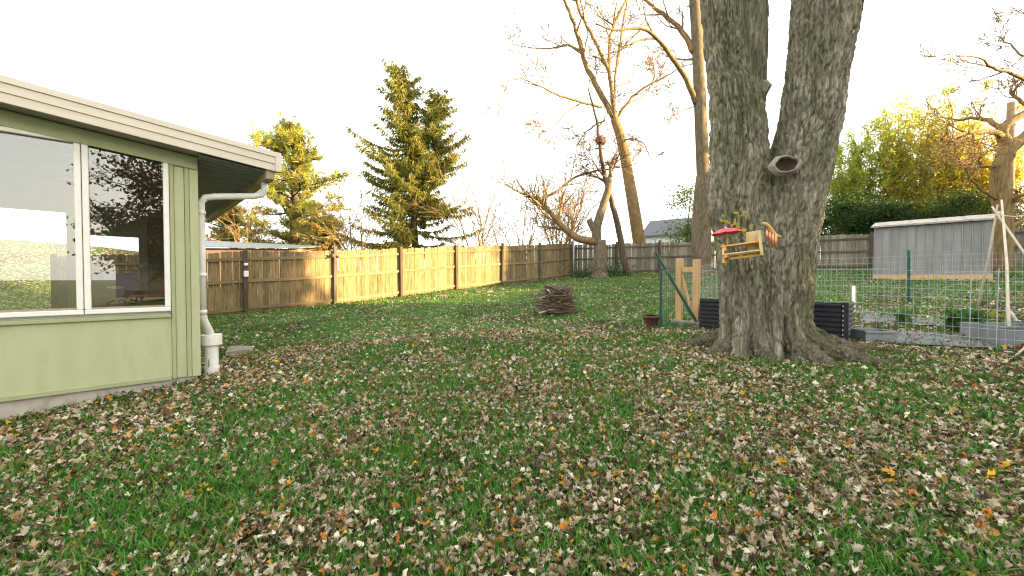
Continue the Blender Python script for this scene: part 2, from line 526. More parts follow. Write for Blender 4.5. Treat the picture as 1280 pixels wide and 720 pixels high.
def ground_material():
    m, nt, b = nodes('leafy_lawn_ground')
    L = nt.links.new
    tc = nt.nodes.new('ShaderNodeTexCoord')
    def nz(scale, det=5, rough=0.6):
        n = nt.nodes.new('ShaderNodeTexNoise'); n.inputs['Scale'].default_value = scale
        n.inputs['Detail'].default_value = det; n.inputs['Roughness'].default_value = rough
        L(tc.outputs['Object'], n.inputs['Vector']); return n
    n1 = nz(0.8); n2 = nz(14, 6, 0.7)
    soil = ramp(nt, [(0.3, (0.016, 0.014, 0.009)), (0.7, (0.045, 0.036, 0.024))]); L(n2.outputs['Fac'], soil.inputs[0])
    turf = ramp(nt, [(0.3, (0.024, 0.065, 0.012)), (0.55, (0.05, 0.115, 0.022)), (0.72, (0.09, 0.15, 0.034))]); L(n2.outputs['Fac'], turf.inputs[0])
    mk = ramp(nt, [(0.38, (0, 0, 0)), (0.55, (1, 1, 1))]); L(n1.outputs['Fac'], mk.inputs[0])
    mx = nt.nodes.new('ShaderNodeMix'); mx.data_type = 'RGBA'
    L(mk.outputs[0], mx.inputs['Factor']); L(soil.outputs[0], mx.inputs['A']); L(turf.outputs[0], mx.inputs['B'])
    vo = nt.nodes.new('ShaderNodeTexVoronoi'); vo.inputs['Scale'].default_value = 11; L(tc.outputs['Object'], vo.inputs['Vector'])
    lm = nt.nodes.new('ShaderNodeMath'); lm.operation = 'LESS_THAN'; lm.inputs[1].default_value = 0.46
    L(vo.outputs['Distance'], lm.inputs[0])
    lc = ramp(nt, [(0.15, (0.09, 0.05, 0.03)), (0.4, (0.30, 0.24, 0.18)), (0.75, (0.42, 0.36, 0.29)), (0.93, (0.40, 0.17, 0.04))])
    sp = nt.nodes.new('ShaderNodeSeparateColor'); L(vo.outputs['Color'], sp.inputs[0]); L(sp.outputs[0], lc.inputs[0])
    gt = nt.nodes.new('ShaderNodeMath'); gt.operation = 'GREATER_THAN'
    sx = nt.nodes.new('ShaderNodeSeparateXYZ'); L(tc.outputs['Object'], sx.inputs[0])
    mrx = nt.nodes.new('ShaderNodeMapRange'); mrx.inputs['From Min'].default_value = -16; mrx.inputs['From Max'].default_value = -10
    mrx.inputs['To Min'].default_value = 0.05; mrx.inputs['To Max'].default_value = 0.62
    L(sx.outputs['X'], mrx.inputs['Value']); L(mrx.outputs[0], gt.inputs[1])
    L(sp.outputs[1], gt.inputs[0])
    ml = nt.nodes.new('ShaderNodeMath'); ml.operation = 'MULTIPLY'; L(lm.outputs[0], ml.inputs[0]); L(gt.outputs[0], ml.inputs[1])
    mx2 = nt.nodes.new('ShaderNodeMix'); mx2.data_type = 'RGBA'
    L(ml.outputs[0], mx2.inputs['Factor']); L(mx.outputs['Result'], mx2.inputs['A']); L(lc.outputs[0], mx2.inputs['B'])
    L(mx2.outputs['Result'], b.inputs['Base Color'])
    b.inputs['Roughness'].default_value = 0.95
    b.inputs['Specular IOR Level'].default_value = 0.1
    bp = nt.nodes.new('ShaderNodeBump'); bp.inputs['Strength'].default_value = 0.6; bp.inputs['Distance'].default_value = 0.03
    L(n2.outputs['Fac'], bp.inputs['Height']); L(bp.outputs[0], b.inputs['Normal'])
    return m


M['ground'] = ground_material()

# ------------------------------------------------------------------ lawn
ax = np.concatenate([-np.geomspace(1800, 34, 26), np.linspace(-32, 32, 150), np.geomspace(34, 1800, 26)])
gx, gy = np.meshgrid(ax, ax + 10.0, indexing='ij')
gv = np.stack([gx, gy, gz(gx, gy)], -1).reshape(-1, 3)
nA = len(ax)
ii, jj = np.meshgrid(np.arange(nA - 1), np.arange(nA - 1), indexing='ij')
q0 = (ii * nA + jj).ravel()
lawn = mesh_obj('lawn', fast_mesh('lawn', gv, np.stack([q0, q0 + nA, q0 + nA + 1, q0 + 1], 1)), M['ground'], smooth=True)
tag(lawn, kind='structure')

# ------------------------------------------------------------------ the green house
CS = 0.66
HC = D1 * CS + NN * (-6.38)
HROT = math.atan2(D1[1], D1[0])
house = thing('green_house', 'sage green single storey house with wide corner windows and low sloping roof', 'house', (HC[0], HC[1], 0), HROT)


def hl(px, py, y):
    """pixel -> house-local point on the plane local y"""
    r = ray(px, py)
    k = (-6.38 - y) / float(r @ NN)
    q = CAM + r * k
    return Vector((float(q @ D1) - CS, y, q[2]))


def to_house(p):
    p = np.array(p)
    return Vector((float(p @ D1) - CS, -float(p @ NN) - 6.38, p[2]))


def zr(x):       # underside of the roof slab along the house front
    return 2.915 + 0.1 * (0.83 - x) if x > -3.6 else 2.915 + 0.1 * (0.83 + 3.6) - 0.1 * (-3.6 - x)


WB, WT = 1.085, 2.975
box('foundation', (-8, 0.025, -0.6), (-0.02, 4.08, 0.262), M['concrete'], house, 0.01)
box('wall_panel', (-8, 0.0, 0.262), (-0.262, 0.11, WB - 0.05), M['siding'], house, 0.004)
box('wall_panel', (-8, 0.0, WB - 0.046), (-2.64, 0.11, WT + 0.05), M['siding'], house, 0.004)
box('wall_panel', (-0.222, 0.004, 0.262), (-0.125, 0.11, WT + 0.05), M['siding'], house, 0.003)
box('batten', (-0.262, -0.014, 0.258), (-0.224, 0.11, WT + 0.05), M['trim_green'], house, 0.004)
box('batten', (-0.122, -0.012, 0.258), (-0.078, 0.11, WT + 0.05), M['trim_green'], house, 0.004)
box('corner_board', (-0.075, -0.006, 0.256), (0.012, 0.13, zr(0) - 0.005), M['siding'], house, 0.004)
box('base_trim', (-8, -0.012, 0.25), (-0.27, 0.02, 0.30), M['trim_green'], house, 0.003)
box('sill_trim', (-8, -0.03, WB - 0.075), (-0.27, 0.06, WB - 0.035), M['trim_green'], house, 0.004)
poly_prism('gable_panel', [(-8, 0.004, WT + 0.053), (-0.079, 0.004, WT + 0.053), (-0.079, 0.004, zr(-0.08) - 0.004), (-3.6, 0.004, zr(-3.6) - 0.004), (-8, 0.004, zr(-8) - 0.004)], (0, 0.1, 0), M['siding'], house)
poly_prism('rake_board', [(-3.6, -0.03, zr(-3.6) - 0.02), (-3.6, -0.03, zr(-3.6) - 0.17), (0.0, -0.03, zr(0) - 0.17), (0.0, -0.03, zr(0) - 0.02)], (0, 0.03, 0), M['trim_green'], house)
box('end_wall', (-0.11, 0.132, 0.262), (0.0, 4.1, zr(0) - 0.01), M['siding'], house)
box('side_wall', (-8, 0.112, 0.262), (-7.89, 4.1, zr(-8) - 0.01), M['siding'], house)
# back wall with two openings seen through the sunroom
o1a, o1b = hl(108, 340, 4).x, hl(174, 340, 4).x
o2a, o2b = hl(-60, 340, 4).x, hl(84, 340, 4).x
zt1, zt2 = hl(140, 295, 4).z, hl(40, 262, 4).z
box('back_wall', (-7.88, 4, 0.27), (-0.112, 4.1, 0.84), M['inside'], house)
poly_prism('back_wall', [(-7.88, 4, zt2), (-0.112, 4, zt2), (-0.112, 4, zr(-0.112) - 0.004), (-3.6, 4, zr(-3.6) - 0.004), (-7.88, 4, zr(-7.88) - 0.004)], (0, 0.1, 0), M['inside'], house)
box('back_wall', (-7.88, 4, 0.842), (o2a, 4.1, zt2 - 0.002), M['inside'], house)
box('back_wall', (o2b, 4, 0.842), (o1a, 4.1, zt2 - 0.002), M['inside'], house)
box('back_wall', (o1a + 0.001, 4, zt1), (o1b - 0.001, 4.1, zt2 - 0.002), M['inside'], house)
box('back_wall', (o1b, 4, 0.842), (-0.112, 4.1, zt2 - 0.002), M['siding'], house)
box('mullion', (o1b + 0.002, 3.96, 0.85), (o1b + 0.12, 3.998, zt2 - 0.01), M['white_frame'], house)
box('mullion', (o1a + 0.01, 3.97, 1.62), (o1b - 0.01, 3.998, 1.645), M['white_frame'], house)
box('interior_floor', (-7.88, 0.115, 0.264), (-0.113, 3.995, 0.29), M['floor_in'], house)
# roof
yr0, yr1 = -0.30, 5.3
rt = 0.06
sl = []
for xa, xb in ((0.78, -3.6), (-3.6, -8.0)):
    poly_prism('roof', [(xa, yr0 + 0.031, zr(xa)), (xb, yr0 + 0.031, zr(xb)), (xb, yr0 + 0.031, zr(xb) + 0.16), (xa, yr0 + 0.031, zr(xa) + 0.16)], (0, yr1 - yr0, 0), M['roofing'], house)
# stepped metal rake fascia, three bands each a little further out
for z0, z1, yo in ((-0.012, 0.078, 0.0), (0.081, 0.168, -0.012), (0.171, 0.232, -0.026)):
    poly_prism('fascia', [(0.83, yr0 + yo, zr(0.83) + z0), (0.83, yr0 + yo, zr(0.83) + z1), (-3.6, yr0 + yo, zr(-3.6) + z1), (-3.6, yr0 + yo, zr(-3.6) + z0)], (0, 0.028 - yo, 0), M['fascia'], house)
    poly_prism('fascia', [(-3.602, yr0 + yo, zr(-3.6) + z0), (-3.602, yr0 + yo, zr(-3.6) + z1), (-8, yr0 + yo, zr(-8) + z1), (-8, yr0 + yo, zr(-8) + z0)], (0, 0.028 - yo, 0), M['fascia'], house)
box('fascia_end_cap', (0.80, yr0 - 0.034, zr(0.83) - 0.02), (0.868, yr0 + 0.06, zr(0.83) + 0.236), M['fascia'], house, 0.006)
box('roof_edge', (0.782, yr0 + 0.062, zr(0.83) + 0.07), (0.85, yr1, zr(0.83) + 0.225), M['fascia'], house, 0.008)
box('eave_board', (0.70, yr0 + 0.032, zr(0.83) - 0.12), (0.80, yr1, zr(0.83) + 0.066), M['eave_beam'], house, 0.006)
# corrugated soffit: ribs run across the overhang
nr = 30
V = []; Fs = []
for i in range(nr * 4 + 1):
    y = yr0 + 0.05 + i * (yr1 - yr0 - 0.1) / (nr * 4)
    z = -0.04 + (0.036 if i % 4 in (1, 2) else -0.002)
    V += [(0.004, y, zr(0.0) + z), (0.698, y, zr(0.70) + z)]
    if i: Fs.append((2 * i - 2, 2 * i - 1, 2 * i + 1, 2 * i))
me = bpy.data.meshes.new('soffit'); me.from_pydata(V, [], Fs); me.update()
mesh_obj('soffit', me, M['soffit'], house)
# windows
for (xa, xb) in ((-0.985, -0.268), (-2.6, -0.992)):
    w = thing('window', None, None); w.parent = house
    fw = 0.052
    box('frame', (xa, -0.02, WB), (xb, 0.06, WB + fw), M['white_frame'], w, 0.006)
    box('frame', (xa, -0.02, WT - fw * 0.9), (xb, 0.06, WT), M['white_frame'], w, 0.006)
    box('frame', (xa, -0.018, WB + fw + 0.001), (xa + fw, 0.058, WT - fw * 0.9 - 0.001), M['white_frame'], w, 0.006)
    box('frame', (xb - fw, -0.018, WB + fw + 0.001), (xb, 0.058, WT - fw * 0.9 - 0.001), M['white_frame'], w, 0.006)
    box('frame', (xa + fw + 0.002, 0.002, WB + fw + 0.002), (xb - fw - 0.002, 0.03, WB + fw + 0.022), M['eave_beam'], w)
    box('pane', (xa + fw, 0.032, WB + fw), (xb - fw, 0.038, WT - fw * 0.9), M['glass'], w)
box('lintel', (-2.638, 0.02, WT + 0.002), (-0.264, 0.1, WT + 0.052), M['trim_green'], house)
box('window_stool', (-2.638, 0.062, WB - 0.045), (-0.264, 0.2, WB - 0.005), M['white_frame'], house)
# downspout: gutter outlet, elbow back to the wall, drop, flexible end, standpipe
sp = to_house(ong(265, 467))
t = Tubes()
bx_, by_ = 0.055, 0.16
path = [(0.745, 0.02, 2.80), (0.745, 0.03, 2.70), (0.72, 0.05, 2.64), (0.63, 0.07, 2.605), (0.20, 0.15, 2.55), (0.10, by_, 2.525), (bx_, by_, 2.45), (bx_, by_, 1.8), (bx_, by_, 1.0)]
t.add(path, 0.043, 12)
ds = mesh_obj('downspout', t.mesh('downspout'), M['pvc'], house, smooth=True)
for pz in (2.3, 1.5, 1.02):
    tt = Tubes(); tt.add([(bx_, by_, pz), (bx_, by_, pz + 0.05)], 0.05, 12)
    tt.build('collar', M['pvc'], ds, origin=(0, 0, 0))
fx = Tubes()
nf = 40
for i in range(nf):
    pass
pts = []; rad = []
for i in range(nf + 1):
    f = i / nf
    s3 = f * f * (3 - 2 * f)
    pts.append((bx_ + (sp.x - bx_) * s3, by_ + (sp.y - by_) * s3, 1.0 - f * 0.34))
    rad.append(0.052 if i % 2 else 0.042)
fx.add(pts, rad, 12)
mesh_obj('flexible_hose', fx.mesh('flexible_hose'), M['pvc'], ds, smooth=True)
st = Tubes()
gzs = sp.z - 0.08
st.add([(sp.x, sp.y, gzs), (sp.x, sp.y, gzs + 0.18), (sp.x, sp.y, gzs + 0.1805), (sp.x, sp.y, gzs + 0.50)], [0.083, 0.083, 0.075, 0.075], 20)
mesh_obj('standpipe', st.mesh('standpipe'), M['pvc'], ds, smooth=False)
st = Tubes()
st.add([(sp.x, sp.y, gzs + 0.47), (sp.x, sp.y, gzs + 0.60), (sp.x, sp.y, gzs + 0.601)], [0.118, 0.118, 0.10], 24)
mesh_obj('pipe_cap', st.mesh('pipe_cap'), M['pvc'], ds, smooth=False)

# curved concrete edging block and small stones beside the pipe
sb = ong(284, 446)
pts = []
for i in range(9):
    a = R(-60 + i * 22)
    pts.append((sb.x - 0.18 + 0.36 * math.cos(a), sb.y + 0.25 + 0.34 * math.sin(a)))
z0 = gzf(sb.x, sb.y)
blk = poly_prism('edging_block', [(x, y, z0 - 0.05) for x, y in pts], (0, 0, 0.13), M['stone'])
tag(blk, 'rounded pale concrete edging block behind the white standpipe', 'edging block')
sb2 = ong(256, 470)
blk2 = box('paver', (-0.025, -0.05, -0.1), (0.025, 0.05, 0.22), M['stone'], None, 0.006, loc=(sb2.x + 0.01, sb2.y + 0.06, gzf(sb2.x, sb2.y)), rot=(0, R(4), HROT))
tag(blk2, 'narrow upright concrete paver at the house corner beside the standpipe', 'paver')

# ------------------------------------------------------------------ grill and bench on the patio behind the sunroom
def hw(x, y, z):
    c = Vector((HC[0], HC[1], 0)) + Vector(D1) * x - Vector(NN) * y
    return Vector((c.x, c.y, z))


gp = hl(140, 350, 6.2)
gw = hw(gp.x, 6.2, 0)
ggz = gzf(gw.x, gw.y)
grill = thing('barbecue_grill', 'covered barbecue grill under dark blue grey cover, seen through the window', 'grill', (gw.x, gw.y, ggz), HROT)
bm = bmesh.new()
prof = [(-0.78, 0), (-0.78, 1.12), (-0.55, 1.36), (0.55, 1.36), (0.80, 1.12), (0.80, 0)]
vs_ = []
for y in (-0.3, 0.3):
    vs_.append([bm.verts.new((x, y * (1 if z < 1.1 else 0.7), z)) for x, z in prof])
for i in range(6):
    j = (i + 1) % 6
    bm.faces.new((vs_[0][i], vs_[0][j], vs_[1][j], vs_[1][i]))
bm.faces.new(vs_[0]); bm.faces.new(list(reversed(vs_[1])))
bmesh.ops.recalc_face_normals(bm, faces=list(bm.faces))
bmesh.ops.bevel(bm, geom=list(bm.edges), offset=0.05, segments=2, affect='EDGES')
me = bpy.data.meshes.new('cover'); bm.to_mesh(me); bm.free()
mesh_obj('cover', me, M['grill_cover'], grill, smooth=True)
fc = bpy.data.curves.new('lettering', 'FONT'); fc.body = 'weber'; fc.size = 0.10; fc.align_x = 'CENTER'; fc.extrude = 0.002
fo = bpy.data.objects.new('lettering_tmp', fc); COL.objects.link(fo)
bpy.context.view_layer.update()
fme = bpy.data.meshes.new_from_object(fo.evaluated_get(bpy.context.evaluated_depsgraph_get()))
bpy.data.objects.remove(fo)
mesh_obj('lettering', fme, M['white_plain'], grill, loc=(0.05, -0.306, 1.02), rot=(R(90), 0, 0))

bp_ = hl(190, 375, 2.6)
bw = hw(bp_.x, 2.6, 0)
bench = thing('slatted_bench', 'brown slatted wooden chair standing inside behind the right window pane', 'chair', (bw.x, bw.y, 0.29), HROT)
zb = hl(190, 363, 2.6).z - 0.29
for k in range(3):
    box('back_slat', (-0.3, -0.012, zb - 0.07 - k * 0.10), (0.42, 0.012, zb - k * 0.10), M['bench_wood'], bench, 0.004)
for k in range(5):
    box('seat_slat', (-0.62 + 0.0, -0.05 - k * 0.1, zb - 0.24), (-0.05, -0.13 + 0.16 - k * 0.1 - 0.02, zb - 0.215), M['bench_wood'], bench, 0.004)
for xx in (-0.32, 0.42):
    box('leg', (xx, -0.03, 0.0), (xx + 0.05, 0.03, zb + 0.02), M['bench_wood'], bench, 0.004)
for xx in (-0.6, -0.1):
    box('leg', (xx, -0.48, 0.0), (xx + 0.05, -0.43, zb - 0.245), M['bench_wood'], bench, 0.004)

# ------------------------------------------------------------------ fences
rnd = random.Random(4)


def board_mesh(h, w=0.141, t=0.018, ear=0.022):
    me = bpy.data.meshes.new('board')
    p = [(-w / 2, 0), (w / 2, 0), (w / 2, h - ear), (w / 2 - ear, h), (-w / 2 + ear, h), (-w / 2, h - ear)]
    V = [(x, 0, z) for x, z in p] + [(x, t, z) for x, z in p]
    Fs = [(0, 1, 2, 3, 4, 5), (11, 10, 9, 8, 7, 6)] + [((i + 1) % 6, i, 6 + i, 6 + (i + 1) % 6) for i in range(6)]
    me.from_pydata(V, [], Fs); me.update()
    return me


def make_fence(root, P, mats, hgt=1.83, board_meshes=None, lift=0.03):
    """P: world points of the posts (base). Camera side is local -y of each bay."""
    org = root.location
    bms = [board_mesh(hgt - 0.06 + dz) for dz in (-0.02, -0.008, 0.0, 0.015)]
    for me_ in bms: me_.materials.append(mats[0])
    pm = {}
    for i, p in enumerate(P):
        q = P[i + 1] if i + 1 < len(P) else P[i - 1]
        d = (q - p) if i + 1 < len(P) else (p - q)
        a = math.atan2(d.y, d.x)
        hh = hgt + rnd.uniform(-0.03, 0.05)
        o = box('post', (-0.052, -0.11, -0.35), (0.052, 0.001, hh + 0.03), mats[2], root, 0.004)
        o.location = p - org; o.rotation_euler = (R(rnd.uniform(-0.6, 0.6)), R(rnd.uniform(-0.7, 0.7)), a)
    for i in range(len(P) - 1):
        p, q = P[i], P[i + 1]
        d = q - p
        L = math.hypot(d.x, d.y); a = math.atan2(d.y, d.x); dz = d.z
        ux = Vector((d.x / L, d.y / L, 0)); uy = Vector((-ux.y, ux.x, 0))
        for hz in (0.16, hgt * 0.52, hgt - 0.24):
            j1, j2 = rnd.uniform(-0.015, 0.015), rnd.uniform(-0.015, 0.015)
            sag = -0.012
            V = []
            for f in (0.0, 0.5, 1.0):
                x = 0.05 + (L - 0.1) * f
                zz = dz * x / L + hz + (j1 if f == 0 else j2 if f == 1 else (j1 + j2) / 2 + sag)
                V += [(x, -0.04, zz - 0.043), (x, 0.0, zz - 0.043), (x, 0.0, zz + 0.043), (x, -0.04, zz + 0.043)]
            Fs = [(3, 2, 1, 0), (8, 9, 10, 11)]
            for k in (0, 4):
                for e in range(4):
                    f2 = (e + 1) % 4
                    Fs.append((k + e, k + f2, k + 4 + f2, k + 4 + e))
            me = bpy.data.meshes.new('rail'); me.from_pydata(V, [], Fs); me.update()
            o = mesh_obj('rail', me, mats[1], root)
            o.location = p - org; o.rotation_euler = (0, 0, a)
        nb = max(1, int(round(L / 0.147)))
        for k in range(nb):
            x = (k + 0.5) * L / nb
            gap = Vector((p.x, p.y, 0)) + ux * x
            zb_ = p.z + dz * x / L + lift + 0.02 * math.sin(x * 2.1 + i) + rnd.uniform(-0.008, 0.008)
            o = bpy.data.objects.new('board', bms[rnd.randrange(4)])
            link(o, root)
            o.location = Vector((gap.x, gap.y, zb_)) + uy * (0.002 + rnd.uniform(0, 0.006)) - org
            o.rotation_euler = (R(rnd.uniform(-0.4, 0.4)), R(rnd.uniform(-0.5, 0.5)), a + R(rnd.uniform(-1.2, 1.2)))


def fpt(s, c=-13.7):
    p = D1 * s + NN * c
    return Vector((p[0], p[1], 0))


posts = []
pixbase = {2.49: 392, 4.98: 382, 7.38: 370, 9.89: 361, 12.44: 355, 14.99: 352, 17.57: 346}
for s in [-1.15] + list(pixbase):
    p = fpt(s)
    p.z = gzf(p.x, p.y) if s not in (4.98,) else gzf(p.x, p.y) - 0.04
    posts.append(p)
lf = thing('wooden_fence', 'sunlit board fence with dog eared boards running from the house to the corner', 'fence', (posts[0].x, posts[0].y, posts[0].z))
make_fence(lf, posts, (M['board'], M['rail'], M['post']))
# things hung on its posts
p = posts[1]
for nm, dz, w, h, lab in (('thermometer', 1.42, 0.10, 0.075, 'small white rounded thermometer on the fence post, upper of two'), ('outlet_box', 1.15, 0.12, 0.17, 'white square outlet box on the fence post below the thermometer')):
    o = box(nm, (-w / 2, -0.04, -h / 2), (w / 2, 0.02, h / 2), M['white_plain'], None, 0.015, loc=Vector((p.x, p.y, p.z + dz)) + Vector(NN) * 0.115, rot=(0, 0, HROT))
    tag(o, lab, 'thermometer' if nm == 'thermometer' else 'outlet box')
p = posts[2]
fl = thing('floodlight', 'dark twin floodlight mounted high on a fence post', 'floodlight', Vector((p.x, p.y, p.z + 1.62)) + Vector(NN) * 0.1, HROT)
for sx in (-1, 1):
    t = Tubes(); t.add([(0.0, 0, 0), (0.05 * sx, -0.02, 0.0), (0.08 * sx, -0.05, 0.0), (0.15 * sx, -0.09, -0.01), (0.16 * sx, -0.095, -0.01)], [0.02, 0.02, 0.05, 0.075, 0.04], 10)
    t.build('lamp_head', M['post'] if sx < 0 else M['cedar'], fl, origin=(0, 0, 0))
box('mount', (-0.03, -0.02, -0.05), (0.03, 0.012, 0.05), M['post'], fl, 0.004)

bk = [(3.3, 22.15), (5.8, 22.5), (8.3, 22.85), (10.7, 23.0), (12.9, 22.0), (15.1, 20.8), (17.3, 19.5), (19.5, 18.2), (21.7, 16.9), (23.9, 15.6)]
bposts = [Vector((x, y, gzf(x, y))) for x, y in bk]
bf = thing('wooden_fence', 'dark weathered board fence across the back of the yard behind the shed', 'fence', bposts[0])
make_fence(bf, bposts, (M['board_old'], M['rail_old'], M['post']), hgt=1.75)
cp = Tubes(); c0 = posts[-1] + Vector(NN) * 0.16
cp.add([(c0.x, c0.y, c0.z - 0.2), (c0.x, c0.y, c0.z + 1.84)], 0.045, 10)
tag(cp.build('corner_pole', M['wire'], None, smooth=True), 'pale grey metal pole at the corner where the two fences meet', 'pole')

# ------------------------------------------------------------------ big silver maple
TD = 5.25
tb_ = at(965, 440, TD)
maple = thing('silver_maple_tree', 'massive grey barked maple with two thick stems and root flare beside the garden', 'tree', (tb_.x, tb_.y, gzf(tb_.x, tb_.y)))


def stem_profile(rows, depth):
    out = []
    for py, l, r in rows:
        al = math.atan((l - 640) / F); ar = math.atan((r - 640) / F)
        am = (al + ar) / 2; dist = depth / math.cos(am)
        out.append((at((l + r) / 2, py, depth).z, dist * math.sin(am), dist * math.sin((ar - al) / 2)))
    out.sort()
    return np.array(out)


NZ = lambda x, y, z: noise.noise(Vector((x, y, z)))


def make_stem(prof, depth_fn, seg, dz, flare=None, seed=0.0, bark_amp=0.034, zcap=None, squash=1.0):
    zs = np.concatenate([np.arange(prof[0, 0], 5.6, dz), np.arange(5.6, prof[-1, 0], 0.12)])
    cx = np.interp(zs, prof[:, 0], prof[:, 1]); rr = np.interp(zs, prof[:, 0], prof[:, 2])
    k = max(3, int(0.2 / dz)); ker = np.ones(k) / k
    cxp = np.pad(cx, k, mode='edge'); rrp = np.pad(rr, k, mode='edge')
    cx = np.convolve(cxp, ker, 'same')[k:-k]; rr = np.convolve(rrp, ker, 'same')[k:-k]
    V = np.empty((len(zs), seg, 3))
    for i, z in enumerate(zs):
        cy = depth_fn(z)
        gl = gzf(cx[i], cy)
        hgt = z - gl
        for j in range(seg):
            a = 2 * math.pi * j / seg
            ca, sa = math.cos(a), math.sin(a)
            r = rr[i]
            # broad fluting plus lumps
            r *= 1 + 0.05 * NZ(ca * 1.3 + seed, sa * 1.3, z * 0.8) + 0.03 * NZ(ca * 3 + seed, sa * 3, z * 1.4)
            if flare is not None:
                e = math.exp(-max(hgt, 0) / 0.20); e2 = math.exp(-max(hgt - 0.15, 0) / 0.6)
                lob = 0.5 + 0.5 * math.sin(a * flare[0] + flare[1] + 0.8 * NZ(ca * 2, sa * 2, seed))
                r *= 1 + e * (flare[2] + flare[3] * lob ** 2)
                r *= 1 - 0.40 * e2 * (1 - lob) ** 3.0
            # bark plates: vertical ridges that fork and wander
            u = a * rr[i]
            x1 = math.cos(a) * rr[i]; y1 = math.sin(a) * rr[i]
            wob = 0.5 * NZ(x1 * 5 + seed, y1 * 5, z * 3.0)
            n2 = NZ(x1 * 42 + 5, y1 * 42 + wob * 4, z * 11.0 + seed)
            n1 = NZ(x1 * 9, y1 * 9, z * 1.4 + seed)
            dv = noise.voronoi(Vector((x1 * 15 + wob * 2.5 + seed, y1 * 15 + wob * 2.5, z * 2.3 + 0.6 * n2)))[0]
            dw = noise.voronoi(Vector((x1 * 31 + wob * 3 + seed, y1 * 31, z * 5.5 + 0.8 * n2)))[0]
            fur = 1.0 * math.exp(-((dv[1] - dv[0]) / 0.17) ** 2) + 0.5 * math.exp(-((dw[1] - dw[0]) / 0.18) ** 2)
            r += bark_amp * (0.40 * n2 + 0.35 * n1 - fur * 0.85)
            V[i, j] = (cx[i] + ca * r, cy + sa * r * squash, z)
    n = len(zs)
    i, j = np.meshgrid(np.arange(n - 1), np.arange(seg), indexing='ij')
    a = (i * seg + j).ravel(); b = (i * seg + (j + 1) % seg).ravel()
    return V.reshape(-1, 3), np.stack([a, b, b + seg, a + seg], 1)


pa = stem_profile([(-900, 760, 790), (-500, 800, 838), (-200, 845, 890), (-60, 862, 908), (0, 871, 914), (40, 875, 920), (85, 880, 930), (115, 883, 946), (145, 886, 957), (200, 887, 962), (235, 884, 964), (258, 882, 966), (285, 889, 972), (320, 893, 980), (350, 896, 982), (400, 900, 982), (430, 903, 980), (470, 903, 980)], TD + 0.08)
pb = stem_profile([(-900, 1130, 1175), (-500, 1060, 1120), (-200, 1000, 1095), (-60, 986, 1086), (0, 983, 1076), (50, 980, 1068), (100, 975, 1060), (150, 968, 1053), (200, 957, 1043), (250, 946, 1035), (300, 938, 1026), (350, 932, 1020), (400, 934, 1018), (430, 938, 1018), (475, 938, 1018)], TD - 0.06)
V1, F1 = make_stem(pa, lambda z: TD + 0.08, 290, 0.022, (7, 0.6, 0.10, 0.34), 3.1)
V2, F2 = make_stem(pb, lambda z: TD - 0.06, 310, 0.022, (8, 1.3, 0.12, 0.42), 7.7)
pc = stem_profile([(-900, 905, 930), (-400, 900, 935), (-60, 912, 956), (0, 914, 957), (60, 918, 957), (110, 918, 955), (190, 912, 955)], TD + 0.52)
V3, F3 = make_stem(pc, lambda z: TD + 0.52, 90, 0.024, None, 11.0, 0.016)
VV = np.concatenate([V1, V2, V3]); FF = np.concatenate([F1, F2 + len(V1), F3 + len(V1) + len(V2)])
o3 = np.array(maple.location)
mesh_obj('trunk', fast_mesh('trunk', VV - o3, FF), M['bark_maple'], maple, smooth=True)


# roots running out over the ground
def root(path, r0, seed):
    seg = 56; n = 80
    P = [Vector(p) for p in path]
    V = []
    for i in range(n):
        f = i / (n - 1) * (len(P) - 1)
        k = min(int(f), len(P) - 2); q = P[k].lerp(P[k + 1], f - k)
        rad = r0 * (1 - i / (n - 1)) ** 0.75 + 0.012
        g0 = gzf(q.x, q.y)
        d = (P[k + 1] - P[k]).normalized(); sd = Vector((d.y, -d.x, 0)).normalized()
        q = q + sd * (0.03 * NZ(i * 0.09, seed, 0))
        zc = g0 + rad * 0.25 + (0.20 * (1 - i / (n - 1)) ** 3)
        for j in range(seg):
            a = 2 * math.pi * j / seg
            rr_ = rad * (1 + 0.12 * NZ(i * 0.2, math.cos(a) * 1.5 + seed, math.sin(a) * 1.5)) + 0.010 * NZ(i * 0.3 + seed, math.cos(a) * 7, math.sin(a) * 7)
            dv = noise.voronoi(Vector((i * 0.11 + seed, math.cos(a) * 2.6, math.sin(a) * 2.6 + 0.3 * NZ(i * 0.4, a, seed))))[0]
            rr_ -= 0.16 * rad * math.exp(-((dv[1] - dv[0]) / 0.16) ** 2)
            v = q + sd * (math.cos(a) * rr_)
            V.append((v.x, v.y, zc + math.sin(a) * rr_ * 1.15))
    i, j = np.meshgrid(np.arange(n - 1), np.arange(seg), indexing='ij')
    a = (i * seg + j).ravel(); b = (i * seg + (j + 1) % seg).ravel()
    return np.array(V), np.stack([a, b, b + seg, a + seg], 1)


